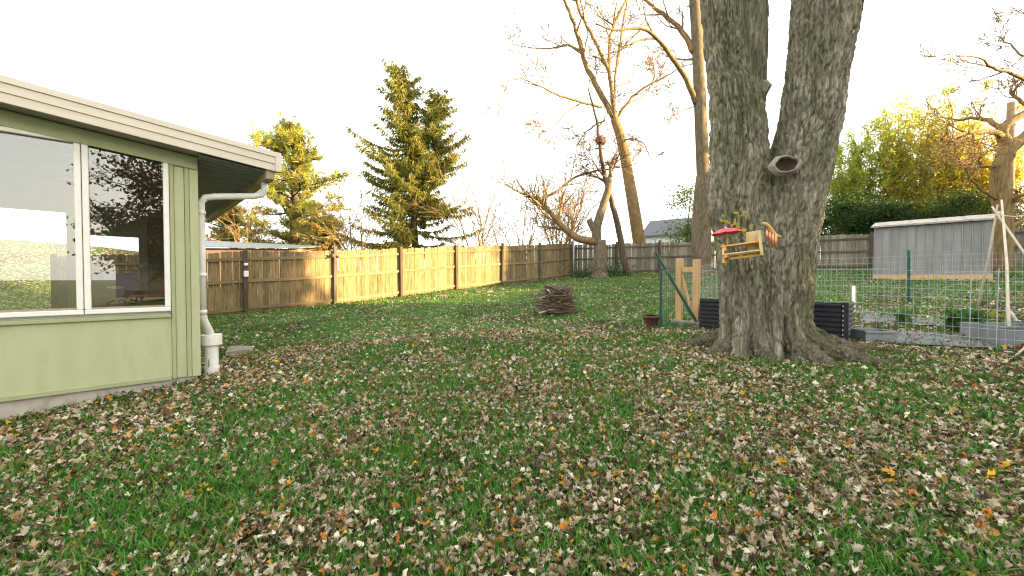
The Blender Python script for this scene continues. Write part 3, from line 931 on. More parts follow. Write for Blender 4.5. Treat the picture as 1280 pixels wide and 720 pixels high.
cA = at(940, 430, TD + 0.08); cB = at(978, 430, TD - 0.06)
roots = [([cB + Vector((0.15, -0.05, 0)), cB + Vector((0.5, -0.1, 0)), cB + Vector((0.85, -0.08, 0)), cB + Vector((1.35, 0.05, 0))], 0.20, 1.0),
         ([cB + Vector((0.1, -0.1, 0)), cB + Vector((0.38, -0.42, 0)), cB + Vector((0.62, -0.55, 0)), cB + Vector((0.9, -0.62, 0))], 0.16, 2.0),
         ([cB + Vector((0.0, -0.15, 0)), cB + Vector((0.1, -0.5, 0)), cB + Vector((0.16, -0.72, 0))], 0.17, 3.0),
         ([cA + Vector((0.0, -0.1, 0)), cA + Vector((-0.05, -0.42, 0)), cA + Vector((-0.12, -0.62, 0))], 0.15, 4.0),
         ([cA + Vector((-0.1, 0.0, 0)), cA + Vector((-0.5, -0.08, 0)), cA + Vector((-0.72, -0.12, 0))], 0.15, 5.0),
         ([cA + Vector((-0.1, 0.2, 0)), cA + Vector((-0.5, 0.4, 0)), cA + Vector((-0.8, 0.5, 0))], 0.15, 6.0),
         ([cB + Vector((0.1, 0.2, 0)), cB + Vector((0.5, 0.5, 0)), cB + Vector((0.9, 0.7, 0))], 0.17, 7.0)]
for rp_ in roots:
    v, f = root(*rp_)
    mesh_obj('root', fast_mesh('root', v - o3, f), M['bark_root'], maple, smooth=True)

# old branch stub in the fork and the healed scar
t = Tubes()
s0 = at(940, 135, TD + 0.1); s1 = at(959, 103, TD - 0.05)
t.add([s0, s0.lerp(s1, 0.7), s1, s1 + Vector((0.004, -0.01, 0.004))], [0.10, 0.075, 0.07, 0.03], 14)
t.build('branch_stub', M['bark_maple'], maple)
sc = at(984, 205, TD - 0.06 - 0.405)
nrm = Vector((-0.28, -0.95, 0.05)).normalized()
qs = nrm.to_track_quat('Z', 'Y')
V = []; Fs = []
ring = [(0.205, -0.08), (0.172, -0.018), (0.158, 0.004), (0.144, 0.004), (0.135, -0.014), (0.125, -0.09)]
ns = 36
for j in range(ns):
    a = 2 * math.pi * j / ns
    w = 1 + 0.16 * NZ(math.cos(a) * 1.5, math.sin(a) * 1.5, 2) + 0.05 * NZ(math.cos(a) * 5, math.sin(a) * 5, 4)
    for (r, z) in ring:
        V.append(qs @ Vector((math.cos(a) * r * w * 0.86, math.sin(a) * r * w * 0.60, z)))
for j in range(ns):
    for k in range(5):
        a = j * 6 + k; b = ((j + 1) % ns) * 6 + k
        Fs.append((a, b, b + 1, a + 1))
me = bpy.data.meshes.new('branch_scar'); me.from_pydata([tuple(v) for v in V], [], Fs); me.update()
scar = mesh_obj('branch_scar', me, M['callus'], maple, loc=sc - maple.location, smooth=True)
scar['label'] = 'pale oval ring of healed bark around a dark hollow'
V = [tuple(qs @ Vector((0, 0, -0.09)))]; Fs = []
for k, rr_ in enumerate((0.07, 0.135)):
    for j in range(20):
        a = 2 * math.pi * j / 20
        V.append(tuple(qs @ Vector((math.cos(a) * rr_ * 0.86, math.sin(a) * rr_ * 0.6, -0.06 + 0.03 * k + 0.02 * NZ(j, k, 1)))))
for j in range(20):
    Fs.append((0, 1 + j, 1 + (j + 1) % 20)); Fs.append((1 + j, 21 + j, 21 + (j + 1) % 20, 1 + (j + 1) % 20))
me = bpy.data.meshes.new('hollow'); me.from_pydata(V, [], Fs); me.update()
mesh_obj('hollow', me, M['scar_wood'], scar, smooth=True)
# limbs far above the frame
rg = random.Random(9)
t = Tubes()
for base, dr, L, r in ((at(775, -900, TD), (-0.3, 0.2, 1), 5.5, 0.16), (at(1150, -900, TD), (0.35, -0.1, 1), 5.5, 0.2), (at(918, -900, TD + 0.36), (0, 0.5, 1), 5, 0.12)):
    grow(t, rg, base, dr, L, r, 3, 0.08, 0.22, kids=(4, 6), minr=0.008)
t.build('upper_limb', M['bark_grey'], maple)
# leafy sprouts low on the trunk
rng = np.random.default_rng(5)
t = Tubes(); pl = []
for px, py in ((902, 268), (918, 262), (930, 258), (925, 280), (896, 296), (905, 292), (912, 276), (934, 272)):
    tip = at(px, py, TD - 0.72); bs = at(px + 12, py + 22, TD - 0.38)
    t.add([bs, bs.lerp(tip, 0.5) + Vector((0.01, -0.02, 0.01)), tip], [0.004, 0.003, 0.002], 4)
    for k in range(7): pl.append(np.array(tip.lerp(bs, rng.uniform(0, 0.5))) + rng.normal(size=3) * 0.018)
sprout = t.build('sprout', M['bark_grey'], maple)
cols = np.array([(0.42, 0.45, 0.04), (0.33, 0.40, 0.05), (0.5, 0.42, 0.04)])[rng.integers(0, 3, len(pl))]
v, f, c = quad_leaves(np.array(pl), 0.045, 0.7, rng, cols)
mesh_obj('sprout_leaves', fast_mesh('sprout_leaves', v - o3, f, c), M['leaves'], sprout)

# ------------------------------------------------------------------ picnic table feeder and wind chime on the trunk
FD = TD - 0.66
fo_ = at(926, 312, FD)
feeder = thing('squirrel_feeder', 'miniature wooden picnic table feeder with backboard, fixed to the maple trunk', 'feeder', fo_)
feeder.rotation_euler = (0, R(-6), R(-34))
box('backboard', (0.06, 0.04, -0.10), (0.21, 0.062, 0.19), M['pale_ply'], feeder, 0.003)
box('side_board', (0.185, -0.16, -0.10), (0.208, 0.038, 0.17), M['pale_ply'], feeder, 0.003)
for k in range(3):
    box('tabletop_plank', (-0.19, -0.14 + k * 0.06, 0.045), (0.183, -0.086 + k * 0.06, 0.062), M['cedar'], feeder, 0.003)
box('tabletop_cleat', (-0.17, -0.14, 0.0), (-0.13, 0.034, 0.043), M['cedar'], feeder, 0.002)
for yb in (-0.24, 0.0):
    box('bench_plank', (-0.17, yb, -0.055), (0.183, yb + 0.06, -0.040), M['cedar'] if yb > -0.1 else M['pale_ply'], feeder, 0.003)
box('bench_support', (-0.15, -0.24, -0.085), (-0.12, 0.06, -0.058), M['cedar'], feeder, 0.002)
for s_ in (-1, 1):
    o = box('leg', (-0.012, -0.02, -0.14), (0.012, 0.02, 0.10), M['cedar'], feeder, 0.002, loc=(-0.165 - 0.001 * s_, -0.09 + 0.045 * s_, -0.02), rot=(R(26 * s_), R(0), 0))
box('base_rail', (-0.15, 0.0, -0.10), (0.183, 0.03, -0.075), M['cedar'], feeder, 0.002)
t = Tubes(); t.add([(-0.12, -0.06, 0.055), (-0.12, -0.06, 0.235)], 0.006, 8)
pole_ = t.build('umbrella_pole', M['pale_ply'], feeder, origin=(0, 0, 0))
V = [(-0.12, -0.06, 0.262)]; Fs = []
for k, (rr_, zz) in enumerate(((0.08, 0.248), (0.15, 0.218), (0.163, 0.205))):
    for j in range(16):
        a = 2 * math.pi * j / 16
        sg = -0.008 * (j % 2) * k / 2
        V.append((-0.12 + rr_ * math.cos(a), -0.06 + rr_ * math.sin(a), zz + sg))
for j in range(16):
    j2 = (j + 1) % 16
    Fs.append((0, 1 + j, 1 + j2))
    for k in range(2): Fs.append((1 + k * 16 + j, 17 + k * 16 + j, 17 + k * 16 + j2, 1 + k * 16 + j2))
me = bpy.data.meshes.new('umbrella'); me.from_pydata(V, [], Fs); me.update()
um = mesh_obj('umbrella', me, M['red_cloth'], feeder)
sm = um.modifiers.new('thick', 'SOLIDIFY'); sm.thickness = 0.004
t = Tubes(); t.add([(-0.12, -0.06, 0.255), (-0.12, -0.06, 0.275)], [0.012, 0.006], 8)
t.build('finial', M['white_plain'], um, origin=(0, 0, 0))

wc = at(965, 288, TD - 0.74)
chime = thing('wind_chime', 'small wind chime with curved wooden bar and copper tubes, hung on the maple trunk', 'wind chime', wc)
t = Tubes()
pp = [at(953 + 23 * f, 279 + 17 * f + 2.5 * math.sin(f * 6.28) * -1, TD - 0.74) for f in np.linspace(0, 1, 12)]
t.add(pp, [0.012, 0.015] + [0.018] * 8 + [0.015, 0.012], 8)
t.build('bar', M['cedar'], chime)
for k, (px, l) in enumerate(((959, 13), (962.5, 15), (966, 18), (969.5, 18))):
    a_ = at(px, 287 + k * 1.8, TD - 0.72 - 0.01 * k); b_2 = at(px, 287 + k * 1.8 + l, TD - 0.72 - 0.01 * k)
    t = Tubes(); t.add([a_, b_2], 0.014, 10)
    t.build('tube', M['copper'], chime)
t = Tubes(); t.add([pp[5], pp[5] + Vector((0.02, 0.25, 0.08))], 0.004, 5); t.build('hook', M['cable'], chime)

# ------------------------------------------------------------------ garden enclosure
def tpost(px, py, top_px, name, label, lean=(0, 0), r=0.022):
    p = ong(px, py); tp = at(top_px[0], top_px[1], p.y)
    t = Tubes(); t.add([p + Vector((0, 0, -0.2)), p, tp], [r, r, r], 6)
    o = thing(name, label, 'post', (p.x, p.y, p.z))
    t.build('stake', M['green_post'], o, smooth=False)
    d = (tp - p)
    for k in range(1, 7):
        q = p + d * (k / 7.2)
        box('stud', (-0.012, -0.034, -0.012), (0.012, -0.02, 0.012), M['green_post'], o, 0, loc=q - o.location)
    return p


gpost = tpost(826, 409, (826, 335), 'fence_stake', 'upright dark green steel stake beside the brown pot')
p0 = ong(873, 407); p1 = at(820, 316, p0.y + 0.25)
t = Tubes(); t.add([p0 + Vector((0.03, 0, -0.05)), p0, p1], 0.026, 6)
o = thing('brace_pole', 'dark green pole leaning diagonally across the stake and wooden gate', 'pole', p0)
t.build('pole', M['green_post'], o, smooth=False)
tpost(1136, 381, (1136, 313), 'fence_stake', 'upright dark green steel stake in the wire fence in front of the shed', r=0.026)

gA = ong(849, 403); gB = ong(870, 406)
gate = thing('garden_gate', 'small pale new lumber gate frame with diagonal brace by the garden', 'gate', gA)
hA = (at(849, 323, gA.y).z - gA.z)
ga = math.atan2(gB.y - gA.y, gB.x - gA.x); gl_len = math.hypot(gB.x - gA.x, gB.y - gA.y)
gate.rotation_euler = (0, 0, ga)
box('post', (-0.055, -0.045, -0.1), (0.055, 0.045, hA), M['lumber'], gate, 0.004)
box('post', (gl_len - 0.055, -0.045, -0.1), (gl_len + 0.055, 0.045, hA - 0.03), M['lumber'], gate, 0.004)
box('rail', (0.057, -0.03, hA - 0.26), (gl_len - 0.057, 0.03, hA - 0.17), M['lumber'], gate, 0.003)
poly_prism('brace', [(0.057, -0.02, hA - 0.30), (0.057, -0.02, hA - 0.42), (gl_len - 0.06, -0.02, 0.06), (gl_len - 0.06, -0.02, 0.2)], (0, 0.04, 0), M['lumber'], gate)
sill_ = box('gate_sill', (-0.12, -0.12, -0.04), (gl_len + 0.1, 0.06, 0.045), M['stone'], None, 0.01, loc=gA + Vector((0, -0.02, 0)), rot=(0, 0, ga))
tag(sill_, 'low grey concrete slab at the foot of the wooden gate', 'slab')

pp_ = ong(814, 408)
pot = thing('plant_pot', 'round brown plant pot standing on the lawn beside a green stake', 'pot', pp_)
t = Tubes(); t.add([(0, 0, -0.01), (0, 0, 0.0), (0, 0, 0.16), (0, 0, 0.161), (0, 0, 0.2), (0, 0, 0.2), (0, 0, 0.16)], [0.10, 0.105, 0.14, 0.155, 0.157, 0.14, 0.135], 24, cap=True)
t.build('pot_body', M['clay'], pot, origin=(0, 0, 0))
t = Tubes(); t.add([(0, 0, 0.15), (0, 0, 0.17)], 0.136, 20); t.build('soil', M['soil'], pot, origin=(0, 0, 0))


def wire_run(parent, a, b, h, cw, ch, r, z_lift=0.02):
    a = Vector(a); b = Vector(b); L = (b - a).length
    t = Tubes(); n = int(L / cw)
    rr_ = random.Random(int(a.x * 100))
    def P(f, z):
        q = a.lerp(b, f); bow = 0.03 * math.sin(f * L * 2.3) * (z / h)
        return Vector((q.x, q.y, gzf(q.x, q.y) + z_lift + z + 0.02 * math.sin(f * L * 1.3))) + Vector((0.6, 0.8, 0)) * bow
    for k in range(n + 1):
        t.add([P(k / n, 0), P(k / n, h / 2), P(k / n, h * (1.0 if k % 2 else 1.02))], r, 3, cap=False)
    m = int(h / ch)
    for k in range(m + 1):
        seg = max(4, int(L / 0.4))
        t.add([P(i / seg, h * k / m) for i in range(seg + 1)], r, 3, cap=False)
    o = t.build('wire_mesh', M['wire'], parent, smooth=False)
    o['kind'] = 'stuff'
    return o


wa = ong(878, 407); wb = ong(1330, 442)
wf = thing('wire_fence', 'low galvanised wire mesh fence around the garden behind the maple', 'fence', Vector((wb.x, wb.y, gzf(wb.x, wb.y))))
A_ = Vector((wa.x, wa.y, 0)); B_ = Vector((wb.x, wb.y, 0))
wire_run(wf, A_, B_, 0.98, 0.075, 0.11, 0.0022)
C_ = Vector((11.6, 8.6, 0)); D_ = Vector((6.2, 11.2, 0))
wire_run(wf, B_, C_, 0.98, 0.09, 0.12, 0.0025)
wire_run(wf, C_, D_, 0.98, 0.10, 0.13, 0.0028)
wire_run(wf, D_, Vector((gpost.x, gpost.y, 0)), 0.98, 0.10, 0.13, 0.0028)
# end stakes of the mesh
for q in (B_, C_, D_):
    t = Tubes(); z = gzf(q.x, q.y); t.add([(q.x, q.y, z - 0.2), (q.x, q.y, z + 1.12)], 0.018, 6)
    t.build('stake', M['green_post'], wf, smooth=False)
for px in (1212, 1246):
    q = A_.lerp(B_, 0.5)
    r = ray(px, 400); dd = (B_ - A_); # intersection of the view ray plan with the run
    k = (A_.x * dd.y - A_.y * dd.x) / (r[0] * dd.y - r[1] * dd.x)
    x, y = r[0] * k, r[1] * k; z = gzf(x, y)
    t = Tubes(); t.add([(x, y, z - 0.1), (x + 0.01, y, z + 1.02)], 0.005, 6); t.build('rod', M['wire'], wf, smooth=False)

# black ribbed compost bed behind the trunk
ba = ong(1057, 429); bdir = Vector((-(D1[1]), D1[0], 0))
bed = thing('compost_bin', 'low black ribbed plastic compost bed partly hidden behind the maple trunk', 'compost bin', ba, math.atan2(-bdir.y, -bdir.x))
bh = at(1057, 379, ba.y).z - ba.z
BL, BW_ = 2.0, 0.75
box('core', (-BL + 0.02, 0.02, -0.04), (-0.02, BW_ - 0.02, bh - 0.06), M['soil'], bed)
nrib = 8
for k in range(nrib):
    z0_, z1_ = k * bh / nrib, (k + 1) * bh / nrib
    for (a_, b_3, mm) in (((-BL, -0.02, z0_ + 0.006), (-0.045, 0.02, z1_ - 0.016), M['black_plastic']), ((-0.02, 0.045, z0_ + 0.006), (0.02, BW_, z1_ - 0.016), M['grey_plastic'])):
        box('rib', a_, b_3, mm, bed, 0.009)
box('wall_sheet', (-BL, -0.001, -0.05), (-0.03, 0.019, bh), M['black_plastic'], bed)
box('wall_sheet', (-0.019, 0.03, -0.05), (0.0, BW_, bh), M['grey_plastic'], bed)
box('corner_strip', (-0.043, -0.03, -0.05), (0.028, 0.043, bh + 0.01), M['black_plastic'], bed, 0.006)
for k in range(8):
    for xx, yy in ((-0.03, -0.034), (-0.09, -0.026)):
        if xx > -0.05: box('rivet', (xx - 0.006, yy, 0.04 + k * bh / 8.3), (xx + 0.006, yy + 0.01, 0.055 + k * bh / 8.3), M['bolt'], bed)

# grey troughs, landscape fabric, PVC stake, tripod of sticks
def trough(px, py, w, d, h, rz, lab):
    p = ong(px, py)
    o = thing('planter_trough', lab, 'planter', p, rz)
    for nm, a_, b_3 in (('side', (0, 0, -0.03), (w, 0.015, h)), ('side', (0, d - 0.015, -0.03), (w, d, h)), ('end', (0, 0.016, -0.03), (0.015, d - 0.016, h)), ('end', (w - 0.015, 0.016, -0.03), (w, d - 0.016, h))):
        box(nm, a_, b_3, M['trough'], o, 0.003)
    box('rim', (-0.015, -0.018, h - 0.025), (w + 0.015, -0.001, h + 0.004), M['trough'], o, 0.003)
    box('soil', (0.017, 0.017, 0.0), (w - 0.017, d - 0.017, h - 0.05), M['soil'], o)
    return p


trough(1082, 429, 0.36, 0.34, 0.17, R(-12), 'low grey galvanised planter trough next to the black compost bed')
trough(1250, 434, 0.75, 0.55, 0.27, R(-8), 'blue grey planter trough under the stick tripod')


def ground_patch(name, corners, lab):
    # a sheet that follows the ground, slightly above it
    cs = [ong(*c) for c in corners]
    n = 10; V = []; Fs = []
    for i in range(n + 1):
        for j in range(n + 1):
            u, v = i / n, j / n
            q = (cs[0] * (1 - u) + cs[1] * u) * (1 - v) + (cs[3] * (1 - u) + cs[2] * u) * v
            V.append((q.x, q.y, gzf(q.x, q.y) + 0.02 + 0.012 * NZ(q.x * 4, q.y * 4, 0)))
    for i in range(n):
        for j in range(n):
            a = i * (n + 1) + j
            Fs.append((a, a + n + 1, a + n + 2, a + 1))
    me = bpy.data.meshes.new(name); me.from_pydata(V, [], Fs); me.update()
    o = mesh_obj(name, me, M['fabric_ground'], smooth=True)
    sdf = o.modifiers.new('thick', 'SOLIDIFY'); sdf.thickness = 0.006
    return tag(o, lab, 'landscape fabric'), cs


ground_patch('landscape_fabric', [(1076, 405), (1135, 402), (1142, 391), (1074, 389)], 'grey landscape fabric sheet on the ground behind the small trough')
ground_patch('landscape_fabric', [(1112, 430), (1250, 437), (1215, 418), (1105, 416)], 'grey landscape fabric strip along the wire fence between the troughs')
ground_patch('landscape_fabric', [(1140, 408), (1200, 408), (1196, 398), (1140, 398)], 'small grey landscape fabric scrap beside the green garden plant')

pv = ong(1067, 392)
t = Tubes(); t.add([pv + Vector((0, 0, -0.1)), pv, at(1067, 357, pv.y)], 0.028, 10)
tag(t.build('pvc_stake', M['pvc'], None), 'short white plastic pipe standing behind the black compost bed', 'pipe')

tj = at(1249, 268, 6.7)
tri = thing('stick_tripod', 'bean tripod of peeled pale sticks tied together at the top', 'trellis', Vector((tj.x, tj.y, gzf(tj.x, tj.y))))
for (tx, ty, td, gx_, gy_) in ((1247, 256, 6.75, (1221, 392), 7.9), (1252, 250, 6.7, (1263, 432), None), (1240, 258, 6.65, (1345, 415), None)):
    g0 = ong(*gx_); tp = at(tx, ty, td)
    t = Tubes(); mid = g0.lerp(tp, 0.5) + Vector((0.02, 0.0, 0))
    t.add([g0 - Vector((0, 0, 0.04)), g0.lerp(mid, 0.5) + Vector((-0.012, 0, 0)), mid, tp], [0.02, 0.019, 0.017, 0.013], 7)
    t.build('stick', M['stick'], tri)
t = Tubes(); t.add([at(1246, 269, 6.66), at(1268, 271, 6.6), at(1292, 268, 6.5)], [0.014, 0.013, 0.012], 7); t.build('stick', M['stick'], tri)
t = Tubes(); t.add([tj + Vector((0, 0, -0.06)), tj + Vector((0, 0, 0.05))], 0.035, 8); t.build('binding', M['stick'], tri)
hp = ong(1262, 405)
t = Tubes(); t.add([at(1258, 388, hp.y), at(1263, 391, hp.y), at(1268, 400, hp.y), at(1275, 402, hp.y)], [0.02, 0.03, 0.035, 0.012], 8)
tag(t.build('bent_pipe', M['pvc'], None), 'small bent white plastic pipe hanging on the stick tripod', 'scoop')  # little bent piece of white pipe
t = Tubes(); a_ = ong(1268, 446); t.add([a_, a_ + Vector((0.25, 0.05, 0.16)), a_ + Vector((0.6, 0.1, 0.36))], [0.012, 0.013, 0.014], 7)
tag(t.build('fallen_stick', M['stick'], None), 'pale peeled stick leaning out of the blue grey trough', 'stick')

# leafy garden plants
def plant(px, py, h, w, nleaf, cols, lab, size=0.07, seed=1):
    rng = np.random.default_rng(seed)
    p = ong(px, py)
    o = thing('garden_plant', lab, 'plant', p)
    t = Tubes(); C = []
    for k in range(9):
        a = rng.uniform(0, 6.28); r_ = w * rng.uniform(0.3, 1)
        tip = p + Vector((math.cos(a) * r_, math.sin(a) * r_, h * rng.uniform(0.5, 1)))
        t.add([p, p.lerp(tip, 0.5) + Vector((0, 0, h * 0.12)), tip], [0.006, 0.005, 0.003], 4)
        for q in range(nleaf // 9): C.append(np.array(p.lerp(tip, rng.uniform(0.35, 1.05))) + rng.normal(size=3) * w * 0.13)
    t.build('stem', M['green_post'], o)
    cc = np.array(cols)[rng.integers(0, len(cols), len(C))]
    v, f, c = quad_leaves(np.array(C), size, 0.75, rng, cc, 0.2)
    mesh_obj('foliage', fast_mesh('foliage', v - np.array(p), f, c), M['leaves'], o)


GR = [(0.05, 0.13, 0.03), (0.07, 0.17, 0.04), (0.04, 0.10, 0.03)]
plant(1208, 416, 0.34, 0.36, 260, GR, 'bushy green leafy plant in the garden beside the stick tripod', 0.10, 2)
plant(1130, 404, 0.24, 0.18, 110, [(0.10, 0.20, 0.04), (0.07, 0.15, 0.04)], 'small green plant growing between the fabric sheets', 0.06, 3)
plant(1250, 404, 0.2, 0.12, 60, [(0.35, 0.36, 0.05), (0.25, 0.30, 0.05)], 'small yellowing plant at the foot of the stick tripod', 0.06, 4)

# ------------------------------------------------------------------ shed
sA = at(1092, 350, 14.5); sB = at(1240, 349, 12.5)
sd_ = sB - sA; sL = math.hypot(sd_.x, sd_.y); sr = math.atan2(sd_.y, sd_.x)
sz = min(gzf(sA.x, sA.y), gzf(sB.x, sB.y)) + 0.02
shed = thing('garden_shed', 'grey ribbed metal garden shed with pale leaf strewn roof on a timber base', 'shed', (sA.x, sA.y, sz), sr)
SW = 2.2
wb0 = 0.16; 
hL = at(1092, 283, 14.5).z - sz; hR = at(1240, 273, 12.5).z - sz
hh = (hL + hR) / 2
box('timber_base', (-0.02, -0.03, -0.2), (sL + 0.02, 0.03, wb0), M['lumber'], shed, 0.006)
box('timber_base', (-0.02, SW - 0.06, -0.2), (sL + 0.02, SW, wb0), M['lumber'], shed, 0.006)
box('floor_deck', (0, 0.032, 0.04), (sL, SW - 0.062, wb0 - 0.002), M['lumber'], shed)
npan = 13
for k in range(npan):
    x0_, x1_ = k * sL / npan, (k + 1) * sL / npan
    box('wall_panel', (x0_ + 0.012, 0.012, wb0 + 0.002), (x1_ - 0.012, 0.03, hh), M['shed_metal'], shed, 0.004)
    box('seam', (x1_ - 0.0115, -0.006, wb0 + 0.002), (x1_ + 0.0115, 0.032, hh), M['shed_trim'], shed, 0.003)
box('seam', (-0.0115, -0.006, wb0 + 0.002), (0.0115, 0.032, hh), M['shed_trim'], shed, 0.003)
box('base_channel', (-0.02, -0.012, wb0 + 0.003), (sL + 0.02, -0.0075, wb0 + 0.05), M['shed_trim'], shed)
zrp = lambda y: hh + 0.22 * (1 - abs(y - SW / 2) / (SW / 2))
for xs in (0.0, sL - 0.02):
    poly_prism('gable_wall', [(xs, 0.034, wb0 + 0.002), (xs, SW, wb0 + 0.002), (xs, SW, zrp(SW)), (xs, SW / 2, zrp(SW / 2)), (xs, 0.034, zrp(0.034))], (0.02, 0, 0), M['shed_metal'], shed)
box('back_wall', (0.022, SW - 0.02, wb0 + 0.002), (sL - 0.022, SW - 0.001, hh), M['shed_metal'], shed)
nrf = 9
for k in range(nrf):
    x0_, x1_ = -0.08 + k * (sL + 0.16) / nrf, -0.08 + (k + 1) * (sL + 0.16) / nrf - 0.004
    zz = 0.004 + 0.003 * (k % 2)
    poly_prism('roof_panel', [(x0_, -0.12, zrp(-0.12) + zz), (x1_, -0.12, zrp(-0.12) + zz), (x1_, SW / 2, zrp(SW / 2) + zz), (x0_, SW / 2, zrp(SW / 2) + zz)], (0, 0, 0.025), M['shed_roof'], shed)
    poly_prism('roof_panel', [(x0_, SW / 2 + 0.002, zrp(SW / 2) + zz), (x1_, SW / 2 + 0.002, zrp(SW / 2) + zz), (x1_, SW + 0.12, zrp(SW + 0.12) + zz), (x0_, SW + 0.12, zrp(SW + 0.12) + zz)], (0, 0, 0.025), M['shed_roof'], shed)
box('roof_edge', (-0.09, -0.145, hh - 0.055), (sL + 0.09, -0.122, hh - 0.002), M['shed_roof'], shed, 0.004)

# ------------------------------------------------------------------ brush pile
bpp = ong(698, 392)
pile = thing('brush_pile', 'heap of dead brown twigs and sticks stacked on the lawn', 'brush pile', (bpp.x, bpp.y, gzf(bpp.x, bpp.y)))
rg = random.Random(12)
t = Tubes(); t2 = Tubes()
for k in range(520):
    z = 0.62 * rg.random() ** 0.9
    rw = 0.42 * (1 - 0.35 * (z / 0.62)) * (0.75 if z > 0.5 else 1)
    a = rg.uniform(0, 6.28); rr_ = rw * math.sqrt(rg.random()) * 0.8
    c = Vector((rr_ * math.cos(a), rr_ * math.sin(a), z + 0.02))
    th = rg.gauss(0.1, 0.75)
    d = Vector((math.cos(th), math.sin(th), rg.gauss(0, 0.16))).normalized()
    L = rg.uniform(0.25, 0.75) * (0.85 if z > 0.4 else 1)
    k1 = Vector((rg.gauss(0, 0.05), rg.gauss(0, 0.05), rg.gauss(0, 0.04)))
    pts = [c - d * L / 2, c + k1, c + d * L / 2]
    for q in pts: q.z = max(q.z, 0.012)
    (t if k % 5 else t2).add(pts, [rg.uniform(0.006, 0.017), 0.010, 0.004], 5)
b1 = mesh_obj('twig_mass', t.mesh('twig_mass'), M['brush'], pile, smooth=True); b1['kind'] = 'stuff'
b2 = mesh_obj('pale_twig_mass', t2.mesh('pale_twig_mass'), M['bark_tan'], pile, smooth=True); b2['kind'] = 'stuff'
for (a_, b_3) in (((-0.45, -0.1, 0.36), (0.05, 0.0, 0.52)), ((-0.28, -0.2, 0.58), (-0.16, -0.15, 0.40)), ((-0.48, -0.3, 0.03), (-0.1, -0.25, 0.12))):
    t = Tubes(); t.add([a_, ((a_[0] + b_3[0]) / 2, (a_[1] + b_3[1]) / 2, (a_[2] + b_3[2]) / 2 + 0.02), b_3], [0.02, 0.018, 0.012], 7)
    mesh_obj('pale_branch', t.mesh('pale_branch'), M['stick'], pile, smooth=True)

# stones along the fence foot
rg = random.Random(3)
for k, (px, py) in enumerate(((582, 367), (597, 365), (612, 365), (628, 362), (650, 359), (551, 370))):
    p = ong(px, py)
    bm = bmesh.new(); bmesh.ops.create_icosphere(bm, subdivisions=2, radius=0.5)
    for v in bm.verts:
        v.co *= 1 + 0.25 * NZ(v.co.x * 2 + k * 3, v.co.y * 2, v.co.z * 2)
        v.co = Vector((v.co.x * (0.34 + 0.1 * (k % 3)), v.co.y * 0.24, v.co.z * 0.14 - 0.01))
    me = bpy.data.meshes.new('stone'); bm.to_mesh(me); bm.free()
    o = mesh_obj('stone', me, M['concrete_dark'], loc=p, rot=(0, 0, rg.uniform(0, 3)), smooth=True)
    tag(o, 'flat grey stone lying at the foot of the sunlit fence', 'stone', 'stones along the fence foot')

# ------------------------------------------------------------------ trees
def limb(t, pts, r0, r1, k=8, wob=0.0, rg=None):
    n = len(pts)
    # densify with a Catmull-Rom spline
    out = []
    for i in range(n - 1):
        p0 = pts[max(i - 1, 0)]; p1 = pts[i]; p2 = pts[i + 1]; p3 = pts[min(i + 2, n - 1)]
        for q in range(4):
            f = q / 4
            v = 0.5 * ((2 * p1) + (p2 - p0) * f + (2 * p0 - 5 * p1 + 4 * p2 - p3) * f * f + (3 * p1 - p0 - 3 * p2 + p3) * f ** 3)
            if rg and wob: v = v + Vector((rg.gauss(0, wob), rg.gauss(0, wob), rg.gauss(0, wob * 0.5)))
            out.append(v)
    out.append(pts[-1])
    m = len(out)
    rad = [r0 + (r1 - r0) * i / (m - 1) for i in range(m)]
    t.add(out, rad, k)
    return out, rad


# tall bare tree beyond the back fence
rg = random.Random(21)
D = 27.0
b0 = at(803, 305, D); b0 = Vector((b0.x + 0.1, D, gzf(b0.x, D)))
bt = thing('bare_tree', 'tall golden lit bare tree forking high above the back fence', 'tree', b0)
t = Tubes()
tr, trr = limb(t, [b0, at(797, 290, D), at(788, 235, D), at(778, 180, D), at(768, 148, D)], 0.46, 0.28, 12)
t.build('trunk', M['bark_tan'], bt)
t = Tubes()
limbs = [([(768, 148), (748, 112), (732, 80), (722, 45), (712, 15), (702, -12), (694, -40)], 0.24, 0.08, 0),
         ([(768, 150), (765, 115), (761, 90), (745, 55), (730, 25), (718, -5), (712, -40)], 0.19, 0.07, -1),
         ([(761, 92), (762, 55), (772, 20), (785, -5), (792, -40)], 0.15, 0.06, 0.5),
         ([(770, 150), (768, 115), (775, 55), (782, 10), (790, -30)], 0.12, 0.06, 1.5),
         ([(752, 134), (722, 126), (695, 118), (672, 106), (650, 98), (634, 102)], 0.11, 0.025, -2),
         ([(728, 68), (712, 57), (695, 60), (660, 59), (630, 53)], 0.09, 0.02, 1),
         ([(772, 148), (785, 127), (805, 110), (828, 98), (850, 85), (866, 80)], 0.12, 0.03, -1.0),
         ([(774, 140), (783, 131), (800, 122), (815, 106), (818, 85), (808, 65)], 0.07, 0.02, 1.5),
         ([(778, 175), (792, 174), (805, 181), (813, 195), (817, 210)], 0.07, 0.02, -1.5),
         ([(757, 150), (738, 160), (725, 175), (715, 195)], 0.08, 0.02, 1.0),
         ([(728, 128), (712, 138), (695, 155), (680, 165), (660, 182)], 0.06, 0.02, -1.0)]
for pts, r0, r1, dd in limbs:
    n = len(pts)
    P = [at(px, py, D + dd * i / (n - 1) * 1.3) for i, (px, py) in enumerate(pts)]
    o_, rd = limb(t, P, r0 * 0.85, r1 * 0.8, 7, 0.03, rg)
    Ls = sum((o_[i + 1] - o_[i]).length for i in range(len(o_) - 1))
    side_twigs(t, rg, o_, rd, min(3.4, Ls * 0.42), 3, 0.10, 0.28, (25, 65), (4, 6), 0.016, (0.45, 0.75))
t.build('crown', M['bark_tan'], bt)

